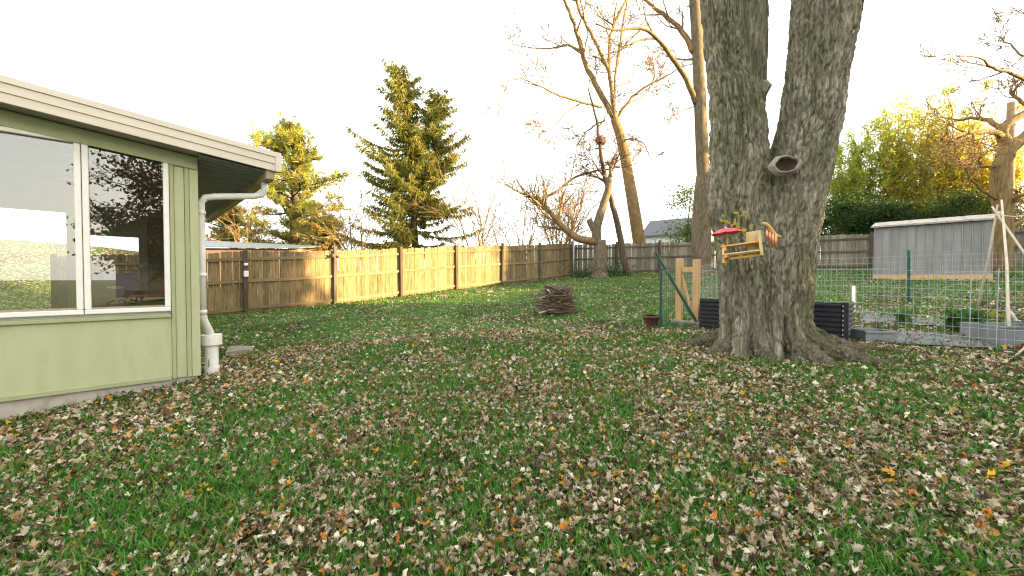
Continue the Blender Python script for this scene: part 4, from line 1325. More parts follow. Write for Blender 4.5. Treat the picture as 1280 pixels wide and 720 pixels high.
# tall trunk standing inside the yard, partly behind the maple
D = 18.6
b0 = at(879, 343, D); b0 = Vector((b0.x, D, gzf(b0.x, D)))
tt_ = thing('tall_tree', 'tall straight bare tree behind the left maple stem, lit along one side', 'tree', b0)
t = Tubes()
limb(t, [b0 + Vector((0, 0, -0.1)), at(880, 320, D), at(880, 250, D), at(876, 150, D), at(872, 60, D), at(868, 0, D), at(863, -90, D), at(860, -160, D)], 0.34, 0.18, 14)
limb(t, [at(884, 340, D), at(873, 320, D), at(872, 270, D), at(876, 220, D)], 0.30, 0.2, 12)
t.build('trunk', M['bark_grey'], tt_)
t = Tubes()
for pts, r0, r1, dd in (([(870, 130), (858, 100), (840, 72), (822, 48), (800, 35), (770, 38), (745, 30)], 0.13, 0.03, -1.5), ([(867, 65), (855, 42), (838, 25), (818, 10), (800, -6)], 0.14, 0.06, 1.0), ([(822, 48), (800, 50), (780, 60), (752, 70)], 0.06, 0.02, -1), ([(866, 74), (850, 74), (830, 70)], 0.06, 0.02, 1), ([(873, 60), (880, 20), (884, -30)], 0.12, 0.06, 0.5), ([(869, 132), (850, 140), (838, 146)], 0.03, 0.012, -0.5)):
    n = len(pts); P = [at(px, py, D + dd * i / (n - 1) * 1.3) for i, (px, py) in enumerate(pts)]
    o_, rd = limb(t, P, r0, r1, 7, 0.015, rg)
    Ls = sum((o_[i + 1] - o_[i]).length for i in range(len(o_) - 1))
    side_twigs(t, rg, o_, rd, min(2.4, Ls * 0.45), 3, 0.08, 0.28, (25, 65), (4, 5), 0.011, (0.45, 0.75))
t.build('crown', M['bark_tan'], tt_)

# pruned stub tree in the corner
rg = random.Random(33)
D = 20.6
b0 = ong(750, 347); D = b0.y
stb = thing('pruned_tree', 'squat pruned tree with sawn stub and long arching twiggy limb in the fence corner', 'tree', b0)
t = Tubes()
limb(t, [b0 + Vector((0, 0, -0.15)), b0 + Vector((0, 0, 0.15)), at(750, 322, D), at(750, 300, D)], 0.46, 0.30, 12)
t.add([b0 + Vector((0, 0, -0.1)), b0 + Vector((0, 0, 0.05)), b0 + Vector((0, 0, 0.35))], [0.62, 0.50, 0.36], 12)
limb(t, [at(746, 306, D), at(746, 285, D), at(753, 260, D), at(760, 238, D), at(761, 222, D)], 0.26, 0.15, 10, 0.01, rg)
limb(t, [at(746, 292, D), at(740, 282, D), at(736, 274, D)], 0.20, 0.14, 9)
t.build('trunk', M['bark_grey'], stb)
t = Tubes()
for pts, r0, r1, dd in (([(742, 302), (722, 298), (705, 285), (695, 274), (685, 262), (678, 250)], 0.22, 0.07, -0.5), ([(710, 289), (695, 286), (672, 283)], 0.07, 0.03, 0.3), ([(678, 250), (665, 247), (645, 238), (630, 228)], 0.08, 0.02, -0.8),
                        ([(672, 249), (695, 240), (715, 224), (735, 216), (760, 212), (775, 208)], 0.08, 0.04, 0.6), ([(764, 222), (763, 205), (768, 200)], 0.1, 0.05, 0)):
    n = len(pts); P = [at(px, py, D + dd * i / (n - 1) * 1.3) for i, (px, py) in enumerate(pts)]
    o_, rd = limb(t, P, r0, r1, 7, 0.015, rg)
    Ls = sum((o_[i + 1] - o_[i]).length for i in range(len(o_) - 1))
    side_twigs(t, rg, o_, rd, min(2.2, Ls * 0.7), 2, 0.25, 0.22, (25, 65), (7, 9), 0.012, (0.5, 0.8))
t.build('limb', M['bark_tan'], stb)

b0 = ong(785, 345); D = b0.y
thin = thing('leaning_tree', 'thin dark leaning tree beside the pruned tree, with a nest high on it', 'tree', b0)
t = Tubes()
tr, rd = limb(t, [b0 + Vector((0, 0, -0.1)), at(780, 325, D), at(774, 290, D), at(766, 258, D), at(757, 225, D), at(751, 195, D), at(748, 165, D), at(742, 135, D), at(735, 110, D)], 0.20, 0.03, 9, 0.012, rg)
t.build('trunk', M['bark_dark'], thin)
t = Tubes(); side_twigs(t, rg, tr, rd, 2.6, 3, 0.1, 0.3, (25, 70), (7, 8), 0.011, (0.45, 0.7), start=0.4)
t.build('crown', M['bark_dark'], thin)
t = Tubes(); npos = at(751, 175, D - 0.05)
for k in range(90):
    a = rg.uniform(0, 6.28); r_ = 0.2
    c = npos + Vector((math.cos(a) * r_, math.sin(a) * r_, rg.uniform(-0.16, 0.12)))
    d = Vector((-math.sin(a), math.cos(a), rg.gauss(0, 0.4))) * 0.2
    t.add([c - d, c + Vector((rg.gauss(0, .02), rg.gauss(0, .02), 0)), c + d], 0.016, 4)
t.add([npos + Vector((0, 0, -0.2)), npos + Vector((0, 0, -0.05)), npos + Vector((0, 0, 0.06))], [0.08, 0.19, 0.2], 10)
tag(t.build('bird_nest', M['brick'], None, origin=npos), 'reddish brown twig nest high on the thin leaning tree', 'nest')
bpy.context.scene.objects['bird_nest'].location = npos


# spruce
def needle_strips(starts, dirs, lens, width, col, rng):
    """hanging needle sprays: two crossed slim triangles each"""
    n = len(starts)
    s = rng.normal(size=(n, 3)); s -= dirs * (s * dirs).sum(1)[:, None]; s /= np.linalg.norm(s, axis=1)[:, None]
    s2 = np.cross(dirs, s)
    V = np.empty((n, 6, 3)); e = starts + dirs * lens[:, None]
    w = (width * rng.uniform(0.6, 1.3, n))[:, None]
    V[:, 0] = starts - s * w; V[:, 1] = starts + s * w; V[:, 2] = e
    V[:, 3] = starts - s2 * w; V[:, 4] = starts + s2 * w; V[:, 5] = e
    i = np.arange(n)[:, None] * 6
    return V.reshape(-1, 3), np.concatenate([i + np.array([[0, 1, 2]]), i + np.array([[3, 4, 5]])]), np.repeat(col, 6, axis=0)


def spruce(px, D, top_py, name, label, rmax, seed, second=None):
    rg = random.Random(seed); rng = np.random.default_rng(seed)
    b = at(px, 300, D); b = Vector((b.x, D, gzf(b.x, D)))
    o = thing(name, label, 'tree', b)
    parts = []; t = Tubes(); tb2 = Tubes()
    tops = [(at(px - 22, top_py, D), 1.0, 0.0)]
    if second: tops.append((at(second[0], second[1], D + 0.8), 0.72, 0.25))
    for top, fac, start in tops:
        base = b if start == 0 else b.lerp(top, start)
        mid = base.lerp(top, 0.5) + Vector((0.15, 0, 0))
        tr, rd = limb(t, [base, mid, top], 0.32 * fac, 0.03, 9)
        Ht = (top - base).length
        nw = int(Ht / 0.37)
        for w in range(3, nw):
            f = w / nw
            if f < 0.12: continue
            prof = (1 - f) ** 0.62 * (0.82 + 0.3 * math.sin(f * 17 + seed)) if f > 0.2 else 0.78
            for q in range(rg.randint(4, 6)):
                a = rg.uniform(0, 6.28)
                Lb = rmax * fac * prof * rg.choice([0.45, 0.6, 0.75, 0.9, 1.0, 1.15]) + 0.25
                c = base.lerp(top, f + rg.uniform(-0.012, 0.012))
                d = Vector((math.cos(a), math.sin(a), 0))
                npt = max(4, int(Lb / 0.35))
                pts = []
                for i in range(npt + 1):
                    g_ = i / npt
                    pts.append(c + d * (Lb * g_) + Vector((0, 0, Lb * (0.10 * (1 - f) * 0 - 0.42 * g_ * (1 - f * 0.9) + 0.36 * g_ ** 2.4 + (0.25 * f) * g_))))
                tb2.add(pts, [0.05 * fac * (1 - 0.85 * i / npt) for i in range(npt + 1)], 4, cap=False)
                S = []; Dn = []; Ln = []
                for i in range(int(Lb * 42) + 8):
                    g_ = rg.uniform(0.12, 1.0)
                    k = min(int(g_ * npt), npt - 1)
                    p = pts[k].lerp(pts[k + 1], g_ * npt - k)
                    side = d.cross(Vector((0, 0, 1))) * rg.gauss(0, 0.75) + d * rg.uniform(0.1, 0.8) + Vector((0, 0, rg.uniform(-1.7, 0.2)))
                    S.append(p + Vector((rg.gauss(0, .1), rg.gauss(0, .1), rg.gauss(0, .04)))); Dn.append(side.normalized()); Ln.append(rg.uniform(0.3, 0.8) * (1.1 - 0.4 * g_))
                S = np.array([tuple(x) for x in S]); Dn = np.array([tuple(x) for x in Dn]); Ln = np.array(Ln)
                base_c = np.array([(0.20, 0.23, 0.065), (0.34, 0.33, 0.08), (0.46, 0.40, 0.09), (0.12, 0.16, 0.05)])[rng.integers(0, 4, len(S))]
                parts.append(needle_strips(S, Dn, Ln, 0.040, base_c, rng))
    # cones hang near the top
    t.build('trunk', M['bark_dark'], o)
    tb2.build('bough', M['bark_dark'], o)
    V, Fq, C = merge(parts)
    mesh_obj('crown', fast_mesh('crown', V - np.array(b), Fq, C), M['needles'], o)


spruce(521, 30.0, 84, 'spruce_tree', 'tall dark drooping spruce with two tops behind the sunlit fence', 5.5, 5, second=(548, 117))

# white pine and a lower companion behind the left fence
def pine(px, D, top_py, rmax, seed, name, label, cols, low=0.12, n_br=46, tuft=0.34):
    rg = random.Random(seed); rng = np.random.default_rng(seed)
    b = at(px, 300, D); b = Vector((b.x, D, gzf(b.x, D)))
    top = at(px + 4, top_py, D)
    o = thing(name, label, 'tree', b)
    t = Tubes(); tr, rd = limb(t, [b, b.lerp(top, 0.5) + Vector((0.2, 0, 0)), top], 0.28, 0.04, 9)
    t.build('trunk', M['bark_dark'], o)
    t = Tubes(); Ht = (top - b).length
    C = []
    for k in range(n_br):
        f = low + (1 - low) * (k + rg.random()) / n_br
        a = rg.uniform(0, 6.28)
        env = math.sin(min(1.0, (1 - f) * 1.5 + 0.12) * math.pi / 2) * (0.75 if f < 0.3 else 1)
        Lb = rmax * env * rg.uniform(0.5, 1.1)
        d = Vector((math.cos(a), math.sin(a), rg.uniform(0.05, 0.35)))
        c = b.lerp(top, f)
        pts = [c]; dd = d.normalized()
        for i in range(5):
            dd = (dd + Vector((rg.gauss(0, .18), rg.gauss(0, .18), rg.gauss(0.02, .1)))).normalized()
            pts.append(pts[-1] + dd * Lb / 5)
        t.add(pts, [0.07 * (1 - 0.16 * i) for i in range(6)], 4, cap=False)
        for q in range(int(8 + Lb * 6)):
            g_ = rg.uniform(0.3, 1) * 5; i = min(int(g_), 4)
            p = pts[i].lerp(pts[i + 1], g_ - i)
            off = Vector((rg.gauss(0, 0.36), rg.gauss(0, 0.36), rg.uniform(0.0, 0.30)))
            e = p + off
            t.add([p, p.lerp(e, 0.5) + Vector((0, 0, -0.03)), e], 0.014, 3, cap=False)
            C.append(e)
    t.build('bough', M['bark_dark'], o)
    C = np.array([tuple(x) for x in C]); K = 13
    S = np.repeat(C, K, axis=0) + rng.normal(size=(len(C) * K, 3)) * 0.05
    Dn = rng.normal(size=(len(S), 3)) + np.array([0, 0, 0.55]); Dn /= np.linalg.norm(Dn, axis=1)[:, None]
    cc = np.repeat(np.array(cols)[rng.integers(0, len(cols), len(C))], K, axis=0) * rng.uniform(0.8, 1.2, (len(S), 1))
    v, f, c = needle_strips(S, Dn, np.full(len(S), tuft) * rng.uniform(0.7, 1.2, len(S)), 0.022, cc, rng)
    mesh_obj('crown', fast_mesh('crown', v - np.array(b), f, c), M['needles'], o)


PC = [(0.40, 0.44, 0.09), (0.48, 0.47, 0.09), (0.28, 0.36, 0.08), (0.52, 0.44, 0.09)]
pine(362, 25.0, 162, 4.0, 8, 'pine_tree', 'feathery yellow green pine tree rising behind the left fence', PC, n_br=66, tuft=0.40)
pine(290, 27.0, 262, 1.9, 13, 'pine_tree', 'low golden pine beside the roof edge, left of the tall feathery pine', [(0.46, 0.36, 0.10), (0.40, 0.34, 0.09), (0.30, 0.30, 0.08)], low=0.25, n_br=26, tuft=0.3)
pine(398, 23.0, 272, 1.5, 14, 'small_pine', 'small russet conifer top showing above the fence under the feathery pine', [(0.46, 0.30, 0.08), (0.42, 0.36, 0.09), (0.32, 0.31, 0.08)], low=0.3, n_br=22, tuft=0.28)


# bare shrubs beyond the fence
def bare_shrub(px, D, top_py, n, seed, mat, name, label, spread=0.5, lev=2, grp='bare shrubs beyond the fence'):
    rg = random.Random(seed)
    b = at(px, 300, D); b = Vector((b.x, D, gzf(b.x, D)))
    o = thing(name, label, 'shrub', b, 0, grp)
    t = Tubes(); Ht = at(px, top_py, D).z - b.z
    for k in range(n):
        a = rg.uniform(0, 6.28); s = rg.uniform(0.1, spread)
        grow(t, rg, b + Vector((rg.gauss(0, 0.2), rg.gauss(0, 0.2), 0)), (math.cos(a) * s, math.sin(a) * s, 1), Ht * rg.uniform(0.6, 1.0), rg.uniform(0.04, 0.075), lev, 0.08, 0.2, kids=(5, 7), minr=0.013, ratio=(0.35, 0.6))
    t.build('stem', M[mat], o)


bare_shrub(592, 25, 225, 6, 2, 'bark_tan', 'bare_shrub', 'multi stemmed bare shrub rising behind the fence beside the spruce', 0.35)
bare_shrub(655, 26, 238, 6, 3, 'bark_dark', 'bare_shrub', 'spreading bare shrub behind the fence near the pruned tree', 0.7)
bare_shrub(697, 27, 225, 14, 4, 'bark_tan', 'bare_shrub', 'golden twiggy shrub behind the pruned tree', 0.55)
bare_shrub(452, 24, 258, 5, 5, 'bark_tan', 'bare_shrub', 'low bare shrub behind the fence between pine and spruce', 0.9)
bare_shrub(310, 23, 240, 6, 6, 'bark_tan', 'bare_shrub', 'thin bare shrub in front of the low golden pine', 0.6)

# ------------------------------------------------------------------ leafy masses behind the back fence
def leafy(px, D, top_py, rx, ry, n, size, cols, name, label, cat, seed, base_py=300, asp=0.45, clumps=26, grp=None, stems=7, droop=0.2, zlow=0.0):
    rg = random.Random(seed); rng = np.random.default_rng(seed)
    b = at(px, base_py, D); b = Vector((b.x, D, gzf(b.x, D)))
    o = thing(name, label, cat, b, 0, grp)
    Ht = at(px, top_py, D).z - b.z
    t = Tubes(); C = []
    cl = []
    for k in range(clumps):
        a = rng.uniform(0, 6.28); f = rng.uniform(zlow, 1)
        env = math.sqrt(max(0.05, 1 - (max(0, f - 0.35) / 0.68) ** 2))
        q = np.array([math.cos(a) * rx * env * math.sqrt(rng.uniform()), math.sin(a) * ry * env * math.sqrt(rng.uniform()), Ht * f])
        cl.append(q)
    for k in range(stems):
        q = cl[k]
        t.add([b, b + Vector((q[0] * 0.3, q[1] * 0.3, q[2] * 0.6)), b + Vector(q)], [0.07, 0.05, 0.02], 5)
    t.build('stem', M['bark_dark'], o)
    cl = np.array(cl)
    ci = rng.integers(0, clumps, n)
    rad = rng.uniform(0.35, 0.8, clumps)[ci][:, None]
    P = cl[ci] + rng.normal(size=(n, 3)) * rad * np.array([0.75, 0.75, 0.5])
    P[:, 2] = np.abs(P[:, 2])
    cols = np.array(cols)
    tint = rng.integers(0, len(cols), clumps)[ci]
    cc = cols[np.where(rng.uniform(size=n) < 0.7, tint, rng.integers(0, len(cols), n))] * rng.uniform(0.8, 1.2, (n, 1))
    v, f, c = quad_leaves(P, size, asp, rng, cc, droop)
    mesh_obj('foliage', fast_mesh('foliage', v, f, c), M['leaves'], o)


EV = [(0.028, 0.055, 0.018), (0.04, 0.075, 0.022), (0.05, 0.09, 0.025)]
leafy(1052, 22.8, 252, 1.6, 1.2, 9000, 0.15, EV, 'evergreen_shrub', 'dark broadleaf evergreen shrub behind the fence, next to the maple', 'shrub', 31, clumps=34)
leafy(1110, 21.5, 260, 1.7, 1.2, 9000, 0.15, EV, 'evergreen_shrub', 'dark evergreen shrub over the fence by the shed corner', 'shrub', 32, clumps=34)
leafy(1165, 20.6, 254, 1.8, 1.2, 9000, 0.15, EV + [(0.07, 0.10, 0.025)], 'evergreen_shrub', 'dark green evergreen shrub rising behind the shed roof', 'shrub', 33, clumps=34)
leafy(1218, 19.8, 246, 1.6, 1.2, 8000, 0.15, [(0.07, 0.11, 0.025), (0.12, 0.14, 0.03), (0.05, 0.08, 0.02)], 'evergreen_shrub', 'olive green shrub between the shed roof and the gnarled tree', 'shrub', 34, clumps=30)
leafy(858, 25.0, 233, 0.9, 0.9, 3800, 0.16, [(0.10, 0.15, 0.035), (0.14, 0.18, 0.04), (0.06, 0.11, 0.03)], 'broadleaf_shrub', 'green leafy shrub in front of the distant grey roof', 'shrub', 35, clumps=22)


def bamboo(px, D, top_py, n, seed, lab, cols):
    rg = random.Random(seed); rng = np.random.default_rng(seed)
    b = at(px, 300, D); b = Vector((b.x, D, gzf(b.x, D)))
    o = thing('bamboo_clump', lab, 'bamboo', b, 0, 'bamboo behind the back fence')
    t = Tubes(); C = []
    Ht = at(px, top_py, D).z - b.z
    for k in range(n):
        p = b + Vector((rg.gauss(0, 0.75), rg.gauss(0, 0.6), 0))
        h = Ht * rg.uniform(0.62, 1.05); a = rg.uniform(0, 6.28); ln = rg.uniform(0.05, 0.2) * h
        pts = [p + Vector((math.cos(a) * ln * f ** 2.2, math.sin(a) * ln * f ** 2.2, h * f)) for f in np.linspace(0, 1, 9)]
        t.add(pts, [0.03 * (1 - 0.09 * i) for i in range(9)], 5, cap=False)
        for q in range(44):
            f = rg.uniform(0.22, 1.0) * 8; i = min(int(f), 7); c = pts[i].lerp(pts[i + 1], f - i)
            aa = rg.uniform(0, 6.28); l2 = rg.uniform(0.25, 0.8) * (1.15 - f / 9)
            e = c + Vector((math.cos(aa) * l2, math.sin(aa) * l2, rg.uniform(0.0, 0.25)))
            t.add([c, e], 0.006, 3, cap=False)
            for w in range(11): C.append(np.array(c.lerp(e, rg.uniform(0.3, 1.1))) + rng.normal(size=3) * 0.09)
    t.build('culm', M['bark_tan'], o)
    C = np.array(C)
    cc = np.array(cols)[rng.integers(0, len(cols), len(C))] * rng.uniform(0.8, 1.25, (len(C), 1))
    v, f, c = quad_leaves(C - np.array(b), 0.22, 0.28, rng, cc, 0.5)
    mesh_obj('foliage', fast_mesh('foliage', v, f, c), M['leaves'], o)


YG = [(0.36, 0.42, 0.07), (0.44, 0.44, 0.07), (0.26, 0.36, 0.06)]
YY = [(0.58, 0.46, 0.06), (0.50, 0.44, 0.06), (0.62, 0.46, 0.06)]
bamboo(1046, 25.2, 168, 26, 41, 'pale yellow green bamboo rising beside the maple trunk', YG)
bamboo(1082, 24.6, 148, 26, 42, 'feathery green bamboo tops above the evergreen shrub by the shed corner', YG)
bamboo(1122, 24.0, 125, 25, 43, 'tall thin bamboo above the shed with airy yellow tops', YG + YY)
bamboo(1162, 23.4, 105, 24, 44, 'tallest golden bamboo culms above the shed roof', YY + YG)
bamboo(1200, 22.8, 145, 26, 45, 'golden bamboo above the right end of the shed roof', YY)
bamboo(1232, 22.2, 175, 25, 46, 'bright yellow bamboo behind the gnarled tree trunk', YY)

# gnarled bare tree at the right
rg = random.Random(55)
D = 15.6
b0 = at(1255, 330, D); b0 = Vector((b0.x, D, gzf(b0.x, D)))
gn = thing('gnarled_tree', 'gnarled bare tree with knobby trunk and low arching limbs beside the shed', 'tree', b0)
t = Tubes()
limb(t, [b0 + Vector((0, 0, -0.1)), at(1254, 300, D), at(1252, 255, D), at(1250, 218, D), at(1257, 192, D), at(1266, 178, D)], 0.31, 0.22, 14, 0.02, rg)
limb(t, [at(1256, 196, D), at(1262, 186, D), at(1280, 172, D), at(1300, 150, D)], 0.27, 0.15, 10)
limb(t, [at(1262, 190, D), at(1256, 176, D), at(1252, 166, D), at(1262, 152, D), at(1285, 140, D)], 0.22, 0.12, 10)
t.build('trunk', M['bark_tan'], gn)
t = Tubes()
for pts, r0, r1, dd in (([(1254, 172), (1240, 164), (1220, 166), (1200, 168), (1185, 178)], 0.13, 0.03, -1), ([(1250, 160), (1235, 150), (1215, 148), (1195, 150), (1175, 146)], 0.10, 0.02, 1.2), ([(1248, 208), (1235, 208), (1222, 208)], 0.05, 0.03, 0), ([(1246, 250), (1228, 238), (1212, 222), (1205, 205), (1195, 195)], 0.06, 0.02, -0.6),
                        ([(1290, 142), (1278, 128), (1262, 112), (1280, 95)], 0.08, 0.03, 0.5), ([(1285, 100), (1262, 92), (1240, 84), (1225, 72), (1195, 70)], 0.07, 0.015, -1), ([(1300, 60), (1280, 70), (1262, 55), (1245, 45)], 0.05, 0.015, 0.5), ([(1262, 255), (1275, 245), (1295, 240)], 0.08, 0.04, -0.5), ([(1262, 285), (1280, 275), (1300, 272)], 0.07, 0.04, 0.4), ([(1300, 150), (1330, 100), (1320, 50), (1300, 10)], 0.15, 0.05, 0)):
    n = len(pts); P = [at(px, py, D + dd * i / (n - 1) * 1.3) for i, (px, py) in enumerate(pts)]
    o_, rd = limb(t, P, r0, r1, 7, 0.02, rg)
    Ls = sum((o_[i + 1] - o_[i]).length for i in range(len(o_) - 1))
    side_twigs(t, rg, o_, rd, min(1.9, Ls * 0.6), 3, 0.12, 0.28, (25, 65), (4, 6), 0.010, (0.45, 0.75))
t.build('crown', M['bark_tan'], gn)

# utility pole, wires
D = 21.0
pb_ = at(1259, 330, D); pz = gzf(pb_.x, D)
up_ = thing('utility_pole', 'brown wooden utility pole standing behind the gnarled tree', 'pole', (pb_.x, D, pz))
t = Tubes(); t.add([(pb_.x, D, pz - 0.3), (pb_.x, D, at(1259, 128, D).z)], [0.20, 0.16], 12); t.build('shaft', M['pole'], up_)
ptop = at(1259, 165, D)
def cable(a, b, sag, name, lab, r=0.012):
    t = Tubes(); t.add([a.lerp(b, f) + Vector((0, 0, -sag * 4 * f * (1 - f))) for f in np.linspace(0, 1, 14)], r, 4)
    tag(t.build(name, M['cable'], None, origin=a), lab, 'cable').location = a
cable(ptop, at(1050, 218, 30), 0.3, 'power_cable', 'thin dark cable running from the utility pole past the bamboo')
cable(at(1259, 140, D), at(1290, 118, 18), 0.1, 'power_cable', 'short dark cable leaving the top of the utility pole')
cable(at(590, 282, 38), at(900, 243, 44), 0.15, 'power_cable', 'lower thin cable crossing behind the tall bare tree')
cable(at(570, 262, 38), at(900, 226, 44), 0.15, 'power_cable', 'upper thin cable crossing behind the tall bare tree')

# ------------------------------------------------------------------ far buildings
def simple_house(name, label, loc, rz, L, W, h, rise, wall, roof, windows=3, over=0.3, z0=None):
    z = gzf(loc[0], loc[1]) if z0 is None else z0
    o = thing(name, label, 'house', (loc[0], loc[1], z), rz)
    for (a_, b_3) in (((-L / 2, -W / 2, -0.5), (L / 2, -W / 2 + 0.15, h)), ((-L / 2, W / 2 - 0.15, -0.5), (L / 2, W / 2, h))):
        box('wall', a_, b_3, M[wall], o)
    for s in (-1, 1):
        x = s * (L / 2 - 0.075)
        poly_prism('gable_wall', [(x - 0.075, -W / 2 + 0.152, -0.5), (x - 0.075, W / 2 - 0.152, -0.5), (x - 0.075, W / 2 - 0.152, h), (x - 0.075, 0, h + rise * (1 - 0.3 / W)), (x - 0.075, -W / 2 + 0.152, h)], (0.15, 0, 0), M[wall], o)
    zz = lambda y: h + rise * (1 - abs(y) / (W / 2))
    for s in (-1, 1):
        ye = s * (W / 2 + over)
        poly_prism('roof', [(-L / 2 - over, s * 0.002, zz(0) + 0.01), (L / 2 + over, s * 0.002, zz(0) + 0.01), (L / 2 + over, ye, zz(ye) + 0.01), (-L / 2 - over, ye, zz(ye) + 0.01)], (0, 0, 0.18), M[roof], o)
    for k in range(windows):
        x = -L / 2 + (k + 0.5) * L / windows
        w = box('window', (x - 0.55, -W / 2 - 0.03, 1.0), (x + 0.55, -W / 2 - 0.002, 2.2), M['white_frame'], o)
        box('pane', (x - 0.47, -W / 2 - 0.04, 1.08), (x + 0.47, -W / 2 - 0.031, 2.12), M['pane_dark'], w)
    for s in (-1, 1):
        x = s * (L / 2 + 0.002)
        box('vent', (min(x, x + s * 0.03), -0.3, h + 0.1), (max(x, x + s * 0.03), 0.3, h + 0.6), M['white_frame'], o)
    return o


nb = at(845, 300, 46)
simple_house('distant_house', 'distant pale house with grey shingle gable roof beyond the back fence', (nb.x + 0.6, 46), R(-38), 6.5, 6.5, at(820, 292, 43).z - 2.4, 1.9, 'house_white', 'shingle')
lb = at(300, 306, 20.0)
lo_ = thing('outbuilding', 'low outbuilding with blue grey metal roof just behind the left fence', 'outbuilding', (lb.x, 20.0, gzf(lb.x, 20.0)), R(8))
zt_ = at(330, 308, 20).z - gzf(lb.x, 20.0)
poly_prism('roof', [(-2.9, -1.2, zt_ - 0.16), (3.2, -1.2, zt_ - 0.16), (3.2, 2.0, zt_ + 0.17), (-2.9, 2.0, zt_ + 0.40)], (0, 0, 0.06), M['blue_metal'], lo_)
box('wall', (-2.4, -0.95, -0.4), (3.0, -0.85, zt_ - 0.16), M['brick'], lo_)
box('wall', (-2.4, 1.7, -0.4), (3.0, 1.8, zt_ + 0.02), M['brick'], lo_)
box('end_wall', (-2.4, -0.848, -0.4), (-2.3, 1.698, zt_ - 0.1), M['brick'], lo_)
box('end_wall', (2.9, -0.848, -0.4), (3.0, 1.698, zt_ - 0.12), M['brick'], lo_)

# ------------------------------------------------------------------ unseen sun blockers added to the right, shaped to shade the yard
PERP = Vector((-SUN_AZ.y, SUN_AZ.x, 0))


def su(S, u):
    q = SUN_AZ * S + PERP * u
    return q


c = su(40, -9.0)
gzc = gzf(c.x, c.y)
az = math.atan2(SUN_AZ.y, SUN_AZ.x)
simple_house('blocker_house', 'unseen two storey brick house added to shade the near lawn', (c.x, c.y), az, 10, 28, 6.2 - gzc, 6.0, 'brick', 'shingle', 4)  # unseen house, added to keep the near lawn in shade
c = su(38, 13.0)
simple_house('blocker_garage', 'unseen low brick garage with level ridge, added to shade the lawn up to the fence', (c.x, c.y), az + R(90), 9.6, 6, 4.9 - gzf(c.x, c.y), 2.0, 'brick', 'shingle', 3, over=0.2)  # unseen garage, ridge set so its shadow ends at the fence foot
for k, (S, u, hgt, ru, lab_) in enumerate(((34, 6.3, 12.4, 4.9, 'tall rounded dark evergreen added out of view to shade the maple and left fence bays'), (37, 21.3, 10.4, 3.6, 'rounded dark evergreen added out of view to shade the far end of the fence'), (41, 26.5, 8.6, 3.0, 'smaller dark evergreen added out of view past the other shade trees'))):  # unseen crowns added and placed to shade the maple and parts of the fence
    c = su(S, u)
    rg = random.Random(70 + k); rng = np.random.default_rng(70 + k)
    b = Vector((c.x, c.y, gzf(c.x, c.y)))
    o = thing('blocker_evergreen', lab_, 'tree', b)
    t = Tubes(); t.add([b, b + Vector((0, 0, hgt - 0.8 - b.z))], [0.3, 0.06], 8); t.build('trunk', M['bark_dark'], o)
    n = 9000
    P = rng.normal(size=(n, 3)); P /= np.linalg.norm(P, axis=1)[:, None]; P *= rng.uniform(0.25, 1, (n, 1)) ** 0.5
    P = P * np.array([ru, ru, (hgt - b.z) / 2]) + np.array([0, 0, (hgt - b.z) / 2])
    v, f, cc = quad_leaves(P, 0.66, 0.6, rng, np.array(EV)[rng.integers(0, 3, n)], 0.2)
    mesh_obj('crown', fast_mesh('crown', v, f, cc), M['leaves'], o)
# the oak behind the photographer that the window mirrors
rg = random.Random(81); rng = np.random.default_rng(81)
b = Vector(D1 * 2.6 + NN * 15.5); b.z = gzf(b.x, b.y)
oak = thing('oak_tree', 'broad oak holding rust brown leaves, standing behind the photographer', 'tree', b)
t = Tubes(); tips = []
t.add([b + Vector((0, 0, -0.2)), b + Vector((0.1, 0, 2.0)), b + Vector((0, 0.1, 4.5)), b + Vector((0, 0, 9))], [0.42, 0.33, 0.25, 0.08], 12)
t.build('trunk', M['bark_dark'], oak)
t = Tubes()
for k in range(22):
    a = rg.uniform(0, 6.28); z = rg.uniform(1.9, 8.5)
    grow(t, rg, b + Vector((0, 0, z)), (math.cos(a), math.sin(a), 0.12), rg.uniform(3.0, 4.6) * (1.15 - z / 16), 0.09, 2, 0.02, 0.2, kids=(5, 7), minr=0.012, tips=tips)
t.build('bough', M['bark_dark'], oak)
tips = np.array([tuple(x) for x in tips]); 
P = np.repeat(tips, 3, axis=0); P = P + rng.normal(size=P.shape) * np.array([0.22, 0.22, 0.10])
cc = np.array([(0.16, 0.065, 0.03), (0.11, 0.05, 0.025), (0.09, 0.075, 0.03), (0.20, 0.08, 0.03)])[rng.integers(0, 4, len(P))]
v, f, cc = quad_leaves(P - np.array(b), 0.19, 0.6, rng, cc, 0.3)
mesh_obj('crown', fast_mesh('crown', v, f, cc), M['leaves'], oak)

# low green clumps by the pruned tree
leafy(728, 20.9, 338, 0.45, 0.3, 500, 0.12, GR, 'fern_clump', 'low green fern clump at the left foot of the pruned tree', 'fern', 61, base_py=346, clumps=10, stems=4)
leafy(768, 20.9, 333, 0.5, 0.3, 650, 0.12, GR, 'fern_clump', 'low green fern clump between the pruned tree and the leaning tree', 'fern', 62, base_py=346, clumps=10, stems=4)

# ------------------------------------------------------------------ grass and fallen leaves
rng = np.random.default_rng(2024)


def inside_house(x, y, pad=0.0):
    a = x * D1[0] + y * D1[1] - CS
    b = -(x * NN[0] + y * NN[1]) - 6.38
    return (a > -8.2 - pad) & (a < 0.02 + pad) & (b > 0.0 - pad) & (b < 6.1)


def blocked(x, y):
    m = inside_house(x, y)
    for cx_, cy_, r_ in ((cA.x, TD + 0.08, 0.44), (cB.x, TD - 0.06, 0.46)):
        m |= (x - cx_) ** 2 + (y - cy_) ** 2 < r_ ** 2
    m |= (x - sp_w.x) ** 2 + (y - sp_w.y) ** 2 < 0.1 ** 2
    return m


sp_w = hw(sp.x, sp.y, 0)


